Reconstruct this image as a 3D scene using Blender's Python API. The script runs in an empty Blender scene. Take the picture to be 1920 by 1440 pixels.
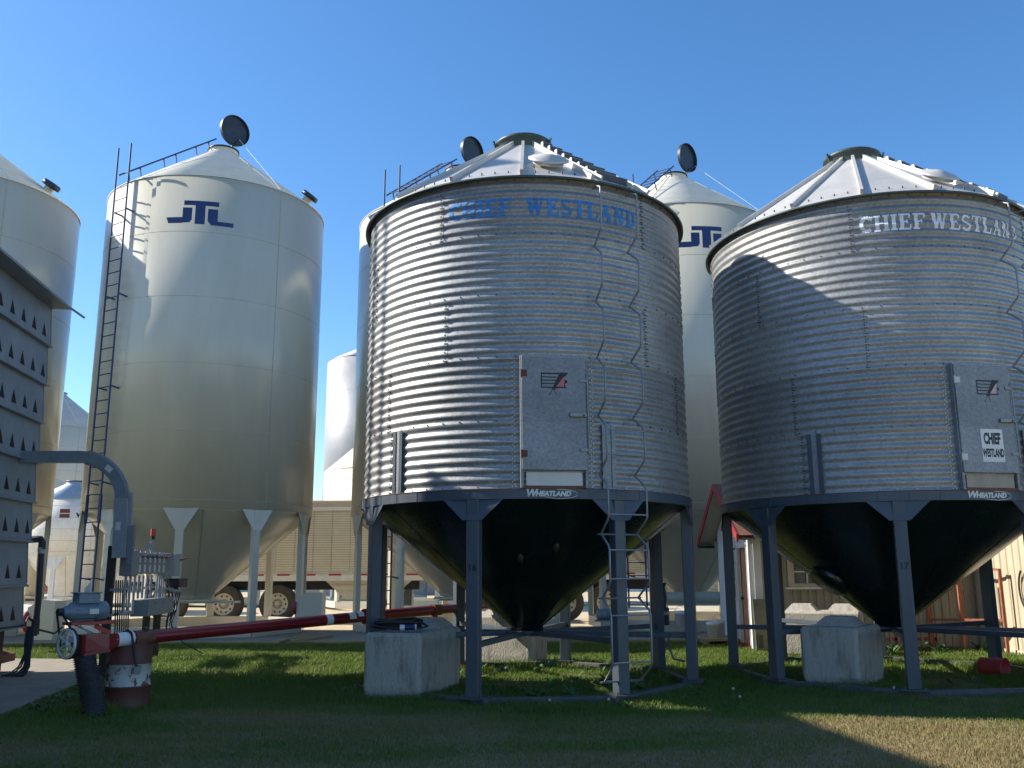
import bpy, bmesh, math, random
import numpy as np
from mathutils import Vector, Matrix
random.seed(7); rng = np.random.default_rng(11)
sc = bpy.context.scene; COL = sc.collection
PI = math.pi; R_ = math.radians
# ------------------------------------------------------------------ camera, sky, sun, exposure
F_PX, PITCH, ROLL, CAM_H = 1705.4, 0.20278, -0.0045306, 1.72
_c, _s = math.cos(ROLL), math.sin(ROLL)
V_F = Vector((0, math.cos(PITCH), math.sin(PITCH))); V_U0 = Vector((0, -math.sin(PITCH), math.cos(PITCH))); V_R0 = Vector((1, 0, 0))
V_R = V_R0*_c + V_U0*_s; V_U = V_U0*_c - V_R0*_s
cam = bpy.data.cameras.new('camera'); co = bpy.data.objects.new('camera', cam); COL.objects.link(co)
M = Matrix((V_R, V_U, -V_F)).transposed().to_4x4(); M.translation = (0, 0, CAM_H); co.matrix_world = M
cam.sensor_width = 36; cam.lens = 36*F_PX/1920; cam.clip_end = 3000; cam.clip_start = 0.1
sc.camera = co
SUN_EL, SUN_AZ = R_(34.6), R_(-79.7)          # azimuth from +Y towards +X
world = bpy.data.worlds.new('World'); sc.world = world; world.use_nodes = True
wn = world.node_tree; bg = wn.nodes['Background']
sky = wn.nodes.new('ShaderNodeTexSky'); sky.sky_type = 'NISHITA'; sky.sun_disc = False
sky.sun_elevation = SUN_EL; sky.sun_rotation = SUN_AZ; sky.altitude = 600; sky.air_density = 1.0; sky.dust_density = 0.6; sky.ozone_density = 3.0
hs = wn.nodes.new('ShaderNodeHueSaturation'); hs.inputs['Saturation'].default_value = 1.22; wn.links.new(sky.outputs[0], hs.inputs['Color']); wn.links.new(hs.outputs[0], bg.inputs[0]); bg.inputs[1].default_value = 0.134
sun = bpy.data.lights.new('sun', 'SUN'); so = bpy.data.objects.new('sun', sun); COL.objects.link(so)
sun.energy = 5.0; sun.angle = R_(0.55); sun.color = (1.0, 0.93, 0.82)
sdir = Vector((math.sin(SUN_AZ)*math.cos(SUN_EL), math.cos(SUN_AZ)*math.cos(SUN_EL), math.sin(SUN_EL)))
so.rotation_euler = sdir.to_track_quat('Z', 'Y').to_euler(); so.location = (-20, 5, 30)
sc.view_settings.view_transform = 'Standard'; sc.view_settings.look = 'None'
sc.view_settings.exposure = 0.76; sc.view_settings.gamma = 1.0

def ray(px, py): return V_F + V_R*((px-960)/F_PX) - V_U*((py-720)/F_PX)
def P(px, py, Y):
    d = ray(px, py); return Vector((0, 0, CAM_H)) + d*(Y/d.y)
GZ = 0.10                                     # lawn level
def G(px, py, z=GZ):
    d = ray(px, py); return Vector((0, 0, CAM_H)) + d*((z-CAM_H)/d.z)

# ------------------------------------------------------------------ materials
def mat(name, col, rough=0.6, metal=0.0, var=0.12, scale=4.0, bump=0.0, bscale=60.0, coat=0.0, spec=0.5,
        col2=None, dirt=0.0, dirt_col=(0.05, 0.04, 0.03), dscale=2.0, dthr=(0.5, 0.75), stretch=(1, 1, 1), rvar=0.1, bdist=0.01):
    m = bpy.data.materials.new(name); m.use_nodes = True; nt = m.node_tree; N = nt.nodes; L = nt.links
    b = N['Principled BSDF']; b.inputs['Metallic'].default_value = metal
    b.inputs['Specular IOR Level'].default_value = spec; b.inputs['Coat Weight'].default_value = coat; b.inputs['Coat Roughness'].default_value = 0.12
    tc = N.new('ShaderNodeTexCoord'); mp = N.new('ShaderNodeMapping'); mp.inputs['Scale'].default_value = stretch
    L.new(tc.outputs['Object'], mp.inputs[0])
    nz = N.new('ShaderNodeTexNoise'); nz.inputs['Scale'].default_value = scale; nz.inputs['Detail'].default_value = 6; nz.inputs['Roughness'].default_value = 0.6
    L.new(mp.outputs[0], nz.inputs['Vector'])
    rp = N.new('ShaderNodeMapRange'); rp.inputs['From Min'].default_value = 0.3; rp.inputs['From Max'].default_value = 0.7
    L.new(nz.outputs['Fac'], rp.inputs['Value'])
    mx = N.new('ShaderNodeMix'); mx.data_type = 'RGBA'
    c2 = col2 if col2 else tuple(min(1, c*(1+var)) for c in col); c1 = col if col2 else tuple(c*(1-var) for c in col)
    mx.inputs['A'].default_value = (*c1, 1); mx.inputs['B'].default_value = (*c2, 1); L.new(rp.outputs[0], mx.inputs['Factor'])
    out = mx.outputs['Result']
    if dirt > 0:
        n2 = N.new('ShaderNodeTexNoise'); n2.inputs['Scale'].default_value = dscale; n2.inputs['Detail'].default_value = 8; n2.inputs['Roughness'].default_value = 0.7
        L.new(mp.outputs[0], n2.inputs['Vector'])
        r2 = N.new('ShaderNodeMapRange'); r2.inputs['From Min'].default_value = dthr[0]; r2.inputs['From Max'].default_value = dthr[1]; r2.inputs['To Max'].default_value = dirt
        L.new(n2.outputs['Fac'], r2.inputs['Value'])
        m2 = N.new('ShaderNodeMix'); m2.data_type = 'RGBA'; L.new(r2.outputs[0], m2.inputs['Factor']); L.new(out, m2.inputs['A']); m2.inputs['B'].default_value = (*dirt_col, 1)
        out = m2.outputs['Result']
    L.new(out, b.inputs['Base Color'])
    rr = N.new('ShaderNodeMapRange'); rr.inputs['To Min'].default_value = max(0, rough-rvar); rr.inputs['To Max'].default_value = min(1, rough+rvar)
    L.new(nz.outputs['Fac'], rr.inputs['Value']); L.new(rr.outputs[0], b.inputs['Roughness'])
    if bump > 0:
        n3 = N.new('ShaderNodeTexNoise'); n3.inputs['Scale'].default_value = bscale; n3.inputs['Detail'].default_value = 5
        L.new(mp.outputs[0], n3.inputs['Vector'])
        bp = N.new('ShaderNodeBump'); bp.inputs['Strength'].default_value = bump; bp.inputs['Distance'].default_value = bdist
        L.new(n3.outputs['Fac'], bp.inputs['Height']); L.new(bp.outputs[0], b.inputs['Normal'])
    return m

def galv_mat(name, base, rough, metal, spangle=0.30, sc_=38):
    m = bpy.data.materials.new(name); m.use_nodes = True; nt = m.node_tree; N = nt.nodes; L = nt.links
    b = N['Principled BSDF']; b.inputs['Metallic'].default_value = metal
    tc = N.new('ShaderNodeTexCoord')
    vo = N.new('ShaderNodeTexVoronoi'); vo.inputs['Scale'].default_value = sc_; L.new(tc.outputs['Object'], vo.inputs['Vector'])
    nz = N.new('ShaderNodeTexNoise'); nz.inputs['Scale'].default_value = 1.6; nz.inputs['Detail'].default_value = 7; L.new(tc.outputs['Object'], nz.inputs['Vector'])
    sp = N.new('ShaderNodeSeparateColor'); L.new(vo.outputs['Color'], sp.inputs[0])
    a = N.new('ShaderNodeMath'); a.operation = 'MULTIPLY_ADD'; L.new(sp.outputs[0], a.inputs[0]); a.inputs[1].default_value = spangle; a.inputs[2].default_value = 1-spangle/2
    r = N.new('ShaderNodeMapRange'); r.inputs['From Min'].default_value = 0.3; r.inputs['From Max'].default_value = 0.7; r.inputs['To Min'].default_value = 0.86; r.inputs['To Max'].default_value = 1.1; L.new(nz.outputs['Fac'], r.inputs['Value'])
    mu = N.new('ShaderNodeMath'); mu.operation = 'MULTIPLY'; L.new(a.outputs[0], mu.inputs[0]); L.new(r.outputs[0], mu.inputs[1])
    vm = N.new('ShaderNodeVectorMath'); vm.operation = 'SCALE'; vm.inputs[0].default_value = base
    sz = N.new('ShaderNodeSeparateXYZ'); L.new(tc.outputs['Object'], sz.inputs[0])          # each ring of sheets weathered to its own tone
    fl = N.new('ShaderNodeMath'); fl.operation = 'MULTIPLY_ADD'; fl.inputs[1].default_value = 1/0.844; fl.inputs[2].default_value = -2.735/0.844; L.new(sz.outputs[2], fl.inputs[0])
    f2 = N.new('ShaderNodeMath'); f2.operation = 'FLOOR'; L.new(fl.outputs[0], f2.inputs[0])
    wn_ = N.new('ShaderNodeTexWhiteNoise'); wn_.noise_dimensions = '1D'; L.new(f2.outputs[0], wn_.inputs['W'])
    wr = N.new('ShaderNodeMapRange'); wr.inputs['To Min'].default_value = 0.84; wr.inputs['To Max'].default_value = 1.10; L.new(wn_.outputs['Value'], wr.inputs['Value'])
    m3 = N.new('ShaderNodeMath'); m3.operation = 'MULTIPLY'; L.new(mu.outputs[0], m3.inputs[0]); L.new(wr.outputs[0], m3.inputs[1]); L.new(m3.outputs[0], vm.inputs['Scale'])
    # faint rust weeping, in vertical streaks
    mp = N.new('ShaderNodeMapping'); mp.inputs['Scale'].default_value = (5, 5, 0.5); L.new(tc.outputs['Object'], mp.inputs[0])
    n2 = N.new('ShaderNodeTexNoise'); n2.inputs['Scale'].default_value = 1.5; n2.inputs['Detail'].default_value = 6; L.new(mp.outputs[0], n2.inputs['Vector'])
    r2 = N.new('ShaderNodeMapRange'); r2.inputs['From Min'].default_value = 0.56; r2.inputs['From Max'].default_value = 0.8; r2.inputs['To Max'].default_value = 0.18; L.new(n2.outputs['Fac'], r2.inputs['Value'])
    mx = N.new('ShaderNodeMix'); mx.data_type = 'RGBA'; L.new(r2.outputs[0], mx.inputs['Factor']); L.new(vm.outputs[0], mx.inputs['A']); mx.inputs['B'].default_value = (0.30, 0.25, 0.18, 1)
    L.new(mx.outputs['Result'], b.inputs['Base Color'])
    rr = N.new('ShaderNodeMapRange'); rr.inputs['To Min'].default_value = rough-0.09; rr.inputs['To Max'].default_value = rough+0.09; L.new(sp.outputs[1], rr.inputs['Value']); L.new(rr.outputs[0], b.inputs['Roughness'])
    bp = N.new('ShaderNodeBump'); bp.inputs['Strength'].default_value = 0.12; bp.inputs['Distance'].default_value = 0.004; L.new(sp.outputs[2], bp.inputs['Height']); L.new(bp.outputs[0], b.inputs['Normal'])
    return m

MT = {}
MT['galv'] = galv_mat('galvanized_steel', (0.315, 0.32, 0.315), 0.48, 0.46)
MT['galv_door'] = galv_mat('galvanized_door', (0.25, 0.26, 0.27), 0.5, 0.3, 0.3, 45)
MT['galv_roof'] = mat('galvanized_roof', (0.54, 0.525, 0.485), 0.5, 0.35, 0.08, 3, 0.1, 90)
MT['galv_pipe'] = mat('galvanized_pipe', (0.27, 0.275, 0.28), 0.5, 0.5, 0.1, 12)
MT['bolt'] = mat('bolt', (0.10, 0.09, 0.085), 0.5, 0.7, 0.2, 20)
MT['bolt_bright'] = mat('bolt_bright', (0.45, 0.45, 0.44), 0.4, 0.8, 0.2, 20)
MT['cream'] = mat('cream_paint', (0.53, 0.505, 0.41), 0.30, 0, 0.05, 0.8, 0.05, 3, coat=0.25, rvar=0.05, dirt=0.18, dirt_col=(0.38, 0.34, 0.24), dscale=1.2, stretch=(2, 2, 0.3), bdist=0.004)
MT['cream_roof'] = mat('cream_roof_paint', (0.74, 0.70, 0.60), 0.6, 0, 0.05, 3, 0.2, 150, dirt=0.1, dscale=2)
MT['cream_far'] = mat('cream_paint_far', (0.62, 0.58, 0.46), 0.45, 0, 0.05, 1)
MT['seam_and_shade'] = mat('weld_seam_and_rib_shade', (0.36, 0.34, 0.27), 0.5, 0, 0.2, 6)
MT['blue'] = mat('navy_paint', (0.012, 0.028, 0.10), 0.45, 0, 0.2, 6)
MT['logo_blue'] = mat('logo_blue', (0.010, 0.03, 0.13), 0.4, 0, 0.1, 4)
MT['lid'] = mat('lid_dark', (0.018, 0.028, 0.045), 0.45, 0.1, 0.4, 5, dirt=0.3, dirt_col=(0.05, 0.05, 0.05), dscale=6)
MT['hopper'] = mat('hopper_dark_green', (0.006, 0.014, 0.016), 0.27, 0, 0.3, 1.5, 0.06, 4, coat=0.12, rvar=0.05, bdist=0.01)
MT['leg'] = mat('leg_slate_paint', (0.058, 0.078, 0.102), 0.45, 0, 0.15, 3, 0.05, 30, dirt=0.3, dirt_col=(0.07, 0.075, 0.08), dscale=3, stretch=(3, 3, 0.5))
MT['skid'] = mat('skid_paint', (0.075, 0.08, 0.085), 0.7, 0, 0.25, 4, 0.2, 40, dirt=0.75, dirt_col=(0.17, 0.14, 0.105), dscale=5)
MT['cap'] = mat('cap_green', (0.05, 0.075, 0.07), 0.5, 0.2, 0.2, 5)
MT['rust'] = mat('rusty_steel', (0.14, 0.05, 0.03), 0.8, 0.1, 0.4, 8, 0.3, 50, col2=(0.22, 0.10, 0.06))
MT['hinge'] = mat('hinge_red', (0.12, 0.03, 0.025), 0.6, 0, 0.3, 20)
MT['text_blue'] = mat('stencil_blue', (0.04, 0.21, 0.52), 0.6, 0, 0.25, 6, rvar=0.05)
MT['text_white'] = mat('stencil_white', (0.74, 0.76, 0.80), 0.6, 0, 0.2, 6, rvar=0.05)
MT['black'] = mat('black_paint', (0.012, 0.013, 0.02), 0.5, 0, 0.2, 8)
MT['pink'] = mat('faded_red', (0.55, 0.16, 0.13), 0.6, 0, 0.15, 8)
MT['pink_pale'] = mat('faded_pink', (0.58, 0.44, 0.42), 0.6, 0, 0.15, 8)
MT['white'] = mat('white_paint', (0.72, 0.72, 0.70), 0.5, 0, 0.06, 6, dirt=0.25, dirt_col=(0.4, 0.38, 0.33), dscale=5)
MT['decal'] = mat('decal_silver', (0.62, 0.62, 0.58), 0.5, 0.1, 0.05, 5)
MT['concrete'] = mat('concrete', (0.46, 0.43, 0.375), 0.92, 0, 0.16, 3.5, 0.9, 38, dirt=0.8, dirt_col=(0.19, 0.165, 0.125), dscale=3.6, dthr=(0.46, 0.68), stretch=(1.7, 1.7, 0.5), bdist=0.02)
MT['red'] = mat('auger_red', (0.21, 0.010, 0.016), 0.36, 0, 0.15, 3, coat=0.1, dirt=0.3, dirt_col=(0.10, 0.03, 0.025), dscale=4)
MT['red_bright'] = mat('red_bright', (0.45, 0.05, 0.035), 0.45, 0, 0.2, 6)
MT['orange'] = mat('orange_rust', (0.30, 0.10, 0.05), 0.75, 0, 0.3, 10)
MT['motor'] = mat('motor_blue_grey', (0.17, 0.21, 0.25), 0.45, 0.1, 0.2, 10, dirt=0.35, dirt_col=(0.05, 0.05, 0.05), dscale=14)
MT['alu'] = mat('cast_aluminium', (0.66, 0.65, 0.63), 0.45, 0.15, 0.1, 10)
MT['rubber'] = mat('rubber', (0.022, 0.023, 0.025), 0.65, 0, 0.3, 8)
MT['hose'] = mat('hose_grey', (0.045, 0.048, 0.055), 0.55, 0, 0.25, 8)
MT['tyre'] = mat('tyre', (0.05, 0.047, 0.042), 0.8, 0, 0.3, 8, dirt=0.5, dirt_col=(0.12, 0.10, 0.075), dscale=5)
MT['grey'] = mat('grey_cabinet', (0.19, 0.225, 0.25), 0.5, 0.1, 0.1, 5)
MT['grey_light'] = mat('grey_conduit', (0.30, 0.32, 0.34), 0.5, 0.2, 0.1, 8)
MT['dryer'] = mat('dryer_steel', (0.215, 0.25, 0.285), 0.5, 0.25, 0.14, 2.5, 0.1, 40, dirt=0.35, dirt_col=(0.09, 0.10, 0.11), dscale=3)
MT['dryer_dark'] = mat('dryer_opening', (0.008, 0.009, 0.011), 0.9)
MT['brown_post'] = mat('brown_post', (0.035, 0.026, 0.022), 0.8, 0, 0.3, 6)
MT['wood'] = mat('weathered_wood', (0.36, 0.26, 0.13), 0.85, 0, 0.3, 5, 0.4, 40, stretch=(0.3, 4, 4))
MT['wood_pale'] = mat('pale_wood', (0.55, 0.45, 0.36), 0.8, 0, 0.2, 5, stretch=(0.3, 4, 4))
MT['siding'] = mat('beige_siding', (0.50, 0.43, 0.31), 0.5, 0, 0.1, 2, dirt=0.3, dirt_col=(0.3, 0.24, 0.16), dscale=3, stretch=(3, 3, 0.5))
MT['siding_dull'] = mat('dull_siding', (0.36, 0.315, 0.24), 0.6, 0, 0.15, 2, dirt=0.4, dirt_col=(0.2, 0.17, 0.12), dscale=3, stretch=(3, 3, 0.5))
MT['door_wood'] = mat('door_wood', (0.56, 0.26, 0.14), 0.6, 0, 0.2, 5, stretch=(4, 4, 0.5))
MT['glass'] = mat('dark_glass', (0.02, 0.022, 0.025), 0.12, 0, 0.3, 3)
MT['shed_white'] = mat('shed_white', (0.66, 0.67, 0.70), 0.6, 0, 0.08, 4, dirt=0.4, dirt_col=(0.35, 0.33, 0.3), dscale=5)
MT['fascia'] = mat('fascia_red', (0.32, 0.03, 0.035), 0.5, 0, 0.15, 5)
MT['trailer'] = mat('trailer_cream', (0.72, 0.68, 0.56), 0.45, 0, 0.06, 2, dirt=0.2, dirt_col=(0.3, 0.27, 0.2), dscale=3)
MT['tape_red'] = mat('tape_red', (0.40, 0.02, 0.03), 0.4)
MT['rim'] = mat('rim_cream', (0.50, 0.47, 0.40), 0.5, 0.2, 0.15, 10, dirt=0.4, dirt_col=(0.12, 0.09, 0.06), dscale=8)
MT['bucket'] = mat('white_bucket', (0.68, 0.69, 0.70), 0.4, 0, 0.06, 6)
MT['red_bucket'] = mat('red_bucket', (0.52, 0.05, 0.06), 0.45, 0, 0.2, 6)
MT['brass'] = mat('old_sticker', (0.06, 0.055, 0.035), 0.6)
MT['blue_mach'] = mat('machine_blue', (0.03, 0.09, 0.25), 0.5)
MT['blue_roof'] = mat('pale_blue_roof', (0.28, 0.38, 0.50), 0.5, 0.2)
MT['green_panel'] = mat('olive_panel', (0.15, 0.15, 0.10), 0.7, 0, 0.3, 3)
MT['steel_far'] = mat('far_steel', (0.28, 0.29, 0.31), 0.5, 0.15, 0.06, 2)
MT['dandelion'] = mat('dandelion_head', (0.38, 0.38, 0.36), 0.9)

def barrel_mat():
    m = bpy.data.materials.new('drum_paint'); m.use_nodes = True; nt = m.node_tree; N = nt.nodes; L = nt.links
    b = N['Principled BSDF']; b.inputs['Roughness'].default_value = 0.6
    tc = N.new('ShaderNodeTexCoord'); sx = N.new('ShaderNodeSeparateXYZ'); L.new(tc.outputs['Object'], sx.inputs[0])
    lo = N.new('ShaderNodeMath'); lo.operation = 'GREATER_THAN'; lo.inputs[1].default_value = 0.275; L.new(sx.outputs[2], lo.inputs[0])
    hi = N.new('ShaderNodeMath'); hi.operation = 'LESS_THAN'; hi.inputs[1].default_value = 0.53; L.new(sx.outputs[2], hi.inputs[0])
    bd = N.new('ShaderNodeMath'); bd.operation = 'MULTIPLY'; L.new(lo.outputs[0], bd.inputs[0]); L.new(hi.outputs[0], bd.inputs[1])
    nz = N.new('ShaderNodeTexNoise'); nz.inputs['Scale'].default_value = 7; nz.inputs['Detail'].default_value = 9; nz.inputs['Roughness'].default_value = 0.68; L.new(tc.outputs['Object'], nz.inputs['Vector'])
    g = N.new('ShaderNodeMath'); g.operation = 'LESS_THAN'; g.inputs[1].default_value = 0.515; L.new(nz.outputs['Fac'], g.inputs[0])
    wm = N.new('ShaderNodeMath'); wm.operation = 'MULTIPLY'; L.new(bd.outputs[0], wm.inputs[0]); L.new(g.outputs[0], wm.inputs[1])
    n2 = N.new('ShaderNodeTexNoise'); n2.inputs['Scale'].default_value = 4; n2.inputs['Detail'].default_value = 6; L.new(tc.outputs['Object'], n2.inputs['Vector'])
    r = N.new('ShaderNodeMapRange'); r.inputs['From Min'].default_value = 0.4; r.inputs['From Max'].default_value = 0.65; L.new(n2.outputs['Fac'], r.inputs['Value'])
    a = N.new('ShaderNodeMix'); a.data_type = 'RGBA'; a.inputs['A'].default_value = (0.15, 0.045, 0.04, 1); a.inputs['B'].default_value = (0.11, 0.05, 0.035, 1); L.new(r.outputs[0], a.inputs['Factor'])
    c = N.new('ShaderNodeMix'); c.data_type = 'RGBA'; L.new(wm.outputs[0], c.inputs['Factor']); L.new(a.outputs['Result'], c.inputs['A']); c.inputs['B'].default_value = (0.50, 0.48, 0.45, 1)
    L.new(c.outputs['Result'], b.inputs['Base Color']); return m
MT['drum'] = barrel_mat()

def patch_col(nt, green, green2, dry, thr=(0.46, 0.60)):
    """grass colour by world position: greens broken by dry patches"""
    N = nt.nodes; L = nt.links
    ge = N.new('ShaderNodeNewGeometry')
    a = N.new('ShaderNodeTexNoise'); a.inputs['Scale'].default_value = 0.42; a.inputs['Detail'].default_value = 5; a.inputs['Roughness'].default_value = 0.6
    mp = N.new('ShaderNodeMapping'); mp.inputs['Scale'].default_value = (0.55, 1.1, 0.0); mp.inputs['Location'].default_value = (3.1, 1.7, 0); L.new(ge.outputs['Position'], mp.inputs[0]); L.new(mp.outputs[0], a.inputs['Vector'])
    sx = N.new('ShaderNodeSeparateXYZ'); L.new(ge.outputs['Position'], sx.inputs[0])
    # the lawn is drier towards the mown front, greener further back
    gr = N.new('ShaderNodeMapRange'); gr.inputs['From Min'].default_value = 9.0; gr.inputs['From Max'].default_value = 13.5; gr.inputs['To Min'].default_value = 0.13; gr.inputs['To Max'].default_value = -0.07; L.new(sx.outputs[1], gr.inputs['Value'])
    ad = N.new('ShaderNodeMath'); ad.operation = 'ADD'; L.new(a.outputs['Fac'], ad.inputs[0]); L.new(gr.outputs[0], ad.inputs[1])
    r = N.new('ShaderNodeMapRange'); r.inputs['From Min'].default_value = thr[0]; r.inputs['From Max'].default_value = thr[1]; L.new(ad.outputs[0], r.inputs['Value'])
    c = N.new('ShaderNodeTexNoise'); c.inputs['Scale'].default_value = 6; c.inputs['Detail'].default_value = 4; L.new(ge.outputs['Position'], c.inputs['Vector'])
    m1 = N.new('ShaderNodeMix'); m1.data_type = 'RGBA'; m1.inputs['A'].default_value = (*green, 1); m1.inputs['B'].default_value = (*green2, 1); L.new(c.outputs['Fac'], m1.inputs['Factor'])
    m2 = N.new('ShaderNodeMix'); m2.data_type = 'RGBA'; L.new(r.outputs[0], m2.inputs['Factor']); L.new(m1.outputs['Result'], m2.inputs['A']); m2.inputs['B'].default_value = (*dry, 1)
    return m2.outputs['Result']
def ground_grass():
    m = bpy.data.materials.new('lawn_soil'); m.use_nodes = True; b = m.node_tree.nodes['Principled BSDF']; b.inputs['Roughness'].default_value = 0.95; b.inputs['Specular IOR Level'].default_value = 0.1
    m.node_tree.links.new(patch_col(m.node_tree, (0.09, 0.11, 0.04), (0.12, 0.135, 0.05), (0.26, 0.20, 0.115)), b.inputs['Base Color']); return m
def blade_mat():
    m = bpy.data.materials.new('grass_blade'); m.use_nodes = True; nt = m.node_tree; b = nt.nodes['Principled BSDF']; b.inputs['Roughness'].default_value = 0.55; b.inputs['Specular IOR Level'].default_value = 0.25
    base = patch_col(nt, (0.105, 0.175, 0.026), (0.15, 0.235, 0.036), (0.30, 0.24, 0.105), (0.52, 0.68))
    at = nt.nodes.new('ShaderNodeAttribute'); at.attribute_name = 'tone'
    mx = nt.nodes.new('ShaderNodeMix'); mx.data_type = 'RGBA'; nt.links.new(at.outputs['Fac'], mx.inputs['Factor']); nt.links.new(base, mx.inputs['A']); mx.inputs['B'].default_value = (0.24, 0.20, 0.10, 1)
    nt.links.new(mx.outputs['Result'], b.inputs['Base Color'])
    tr = nt.nodes.new('ShaderNodeBsdfTranslucent'); nt.links.new(mx.outputs['Result'], tr.inputs['Color'])
    ms = nt.nodes.new('ShaderNodeMixShader'); ms.inputs[0].default_value = 0.35; nt.links.new(b.outputs[0], ms.inputs[1]); nt.links.new(tr.outputs[0], ms.inputs[2])
    nt.links.new(ms.outputs[0], nt.nodes['Material Output'].inputs['Surface']); return m
MT['lawn'] = ground_grass(); MT['blade'] = blade_mat()
MT['weed'] = mat('weed_leaf', (0.06, 0.12, 0.03), 0.5, 0, 0.3, 5)
MT['gravel'] = mat('pale_gravel', (0.50, 0.41, 0.27), 0.95, 0, 0.16, 2.5, 0.6, 30, dirt=0.4, dirt_col=(0.34, 0.28, 0.18), dscale=0.6, bdist=0.03)
MT['pad_gravel'] = mat('dark_gravel', (0.30, 0.255, 0.19), 0.95, 0, 0.35, 14, 0.8, 40, bdist=0.03)
MT['pad'] = mat('concrete_pad', (0.27, 0.235, 0.185), 0.9, 0, 0.18, 1.5, 0.3, 50, dirt=0.5, dirt_col=(0.12, 0.105, 0.08), dscale=1.3)

# ------------------------------------------------------------------ mesh builder
class MB:
    def __init__(s): s.v = []; s.f = []; s.m = []; s.sm = []; s.mats = []; s.cur = 0
    def use(s, name):
        if name not in s.mats: s.mats.append(name)
        s.cur = s.mats.index(name); return s
    def add(s, vs, fs, smooth=False):
        o = len(s.v); s.v.extend([tuple(v) for v in vs]); s.f.extend([tuple(i+o for i in f) for f in fs]); s.m.extend([s.cur]*len(fs)); s.sm.extend([smooth]*len(fs)); return s
    def box(s, c, size, rot=None, bev=0.0):
        bm = bmesh.new(); bmesh.ops.create_cube(bm, size=1.0)
        for v in bm.verts: v.co = Vector((v.co.x*size[0], v.co.y*size[1], v.co.z*size[2]))
        if bev > 0: bmesh.ops.bevel(bm, geom=list(bm.edges), offset=bev, segments=1, affect='EDGES')
        Mx = Matrix.Translation(Vector(c)) @ (rot.to_4x4() if rot is not None else Matrix.Identity(4))
        bm.verts.ensure_lookup_table()
        s.add([Mx @ v.co for v in bm.verts], [[v.index for v in f.verts] for f in bm.faces]); bm.free(); return s
    def bar(s, p0, p1, w, h, up=(0, 0, 1), bev=0.0):
        p0 = Vector(p0); p1 = Vector(p1); d = p1-p0; L = d.length; z = d.normalized(); u = Vector(up)
        if abs(z.dot(u)) > 0.98: u = Vector((0, 1, 0))
        x = u.cross(z).normalized(); y = z.cross(x)
        return s.box((p0+p1)/2, (w, h, L), Matrix((x, y, z)).transposed(), bev)
    def tube(s, pts, r, n=8, cap=True, rr=None):
        pts = [Vector(p) for p in pts]; vs = []; prev = None
        for i, p in enumerate(pts):
            t = (pts[min(i+1, len(pts)-1)]-pts[max(i-1, 0)]).normalized()
            if prev is None:
                a = Vector((0, 0, 1)) if abs(t.z) < 0.9 else Vector((1, 0, 0)); x = a.cross(t).normalized()
            else:
                x = (prev - t*prev.dot(t)).normalized()
            prev = x; y = t.cross(x); q = rr[i] if rr else r
            for k in range(n):
                an = 2*PI*k/n; vs.append(p+x*q*math.cos(an)+y*q*math.sin(an))
        fs = [(i*n+k, i*n+(k+1) % n, (i+1)*n+(k+1) % n, (i+1)*n+k) for i in range(len(pts)-1) for k in range(n)]
        s.add(vs, fs, True)
        if cap:
            s.add(vs[:n], [tuple(reversed(range(n)))]); s.add(vs[-n:], [tuple(range(n))])
        return s
    def cyl(s, p0, p1, r, n=16, r2=None): return s.tube([p0, p1], r, n, True, [r, r if r2 is None else r2])
    def lathe(s, prof, n=64, o=(0, 0, 0), smooth=True, axis=None):
        vs = []; ox, oy, oz = o
        for r, z in prof:
            for k in range(n):
                a = 2*PI*k/n; p = Vector((r*math.cos(a), r*math.sin(a), z))
                if axis is not None: p = axis @ p
                vs.append((ox+p.x, oy+p.y, oz+p.z))
        fs = [(i*n+k, i*n+(k+1) % n, (i+1)*n+(k+1) % n, (i+1)*n+k) for i in range(len(prof)-1) for k in range(n)]
        return s.add(vs, fs, smooth)
    def prism(s, poly, d):
        """planar polygon (list of 3D points) extruded by vector d"""
        n = len(poly); p = [Vector(q) for q in poly]; d = Vector(d)
        vs = p+[q+d for q in p]
        return s.add(vs, [tuple(reversed(range(n))), tuple(range(n, 2*n))]+[(i, (i+1) % n, n+(i+1) % n, n+i) for i in range(n)])
    def patch(s, a, b, c, d, fn, nu=2, nv=2):
        """quad a(bl) b(br) c(tr) d(tl) in 2D, mapped by fn(u,v)"""
        vs = []
        for j in range(nv+1):
            for i in range(nu+1):
                u = i/nu; v = j/nv
                x = (1-v)*((1-u)*a[0]+u*b[0])+v*((1-u)*d[0]+u*c[0]); y = (1-v)*((1-u)*a[1]+u*b[1])+v*((1-u)*d[1]+u*c[1])
                vs.append(fn(x, y))
        fs = [(j*(nu+1)+i, j*(nu+1)+i+1, (j+1)*(nu+1)+i+1, (j+1)*(nu+1)+i) for j in range(nv) for i in range(nu)]
        return s.add(vs, fs, True)
    def mesh(s, name, default=None):
        me = bpy.data.meshes.new(name); me.from_pydata(s.v, [], s.f)
        for k in (s.mats or [default]): me.materials.append(MT[k])
        me.polygons.foreach_set('material_index', s.m); me.polygons.foreach_set('use_smooth', s.sm); me.update(); return me
    def build(s, name, m=None, parent=None, loc=None):
        if m and not s.mats: s.mats = [m]
        return link(name, s.mesh(name, m), parent, loc)
def mb(m): return MB().use(m)
def link(name, me, parent=None, loc=None):
    o = bpy.data.objects.new(name, me); COL.objects.link(o)
    if parent is not None: o.parent = parent
    if loc is not None: o.location = loc
    return o
def tag(o, label, cat, group=None, kind=None):
    if label: o['label'] = label
    if cat: o['category'] = cat
    if group: o['group'] = group
    if kind: o['kind'] = kind
    return o
def thing(name, loc, label, cat, group=None, rz=0):
    o = bpy.data.objects.new(name, None); COL.objects.link(o); o.location = loc; o.rotation_euler = (0, 0, rz); o.empty_display_size = 0.2
    return tag(o, label, cat, group)
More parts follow.
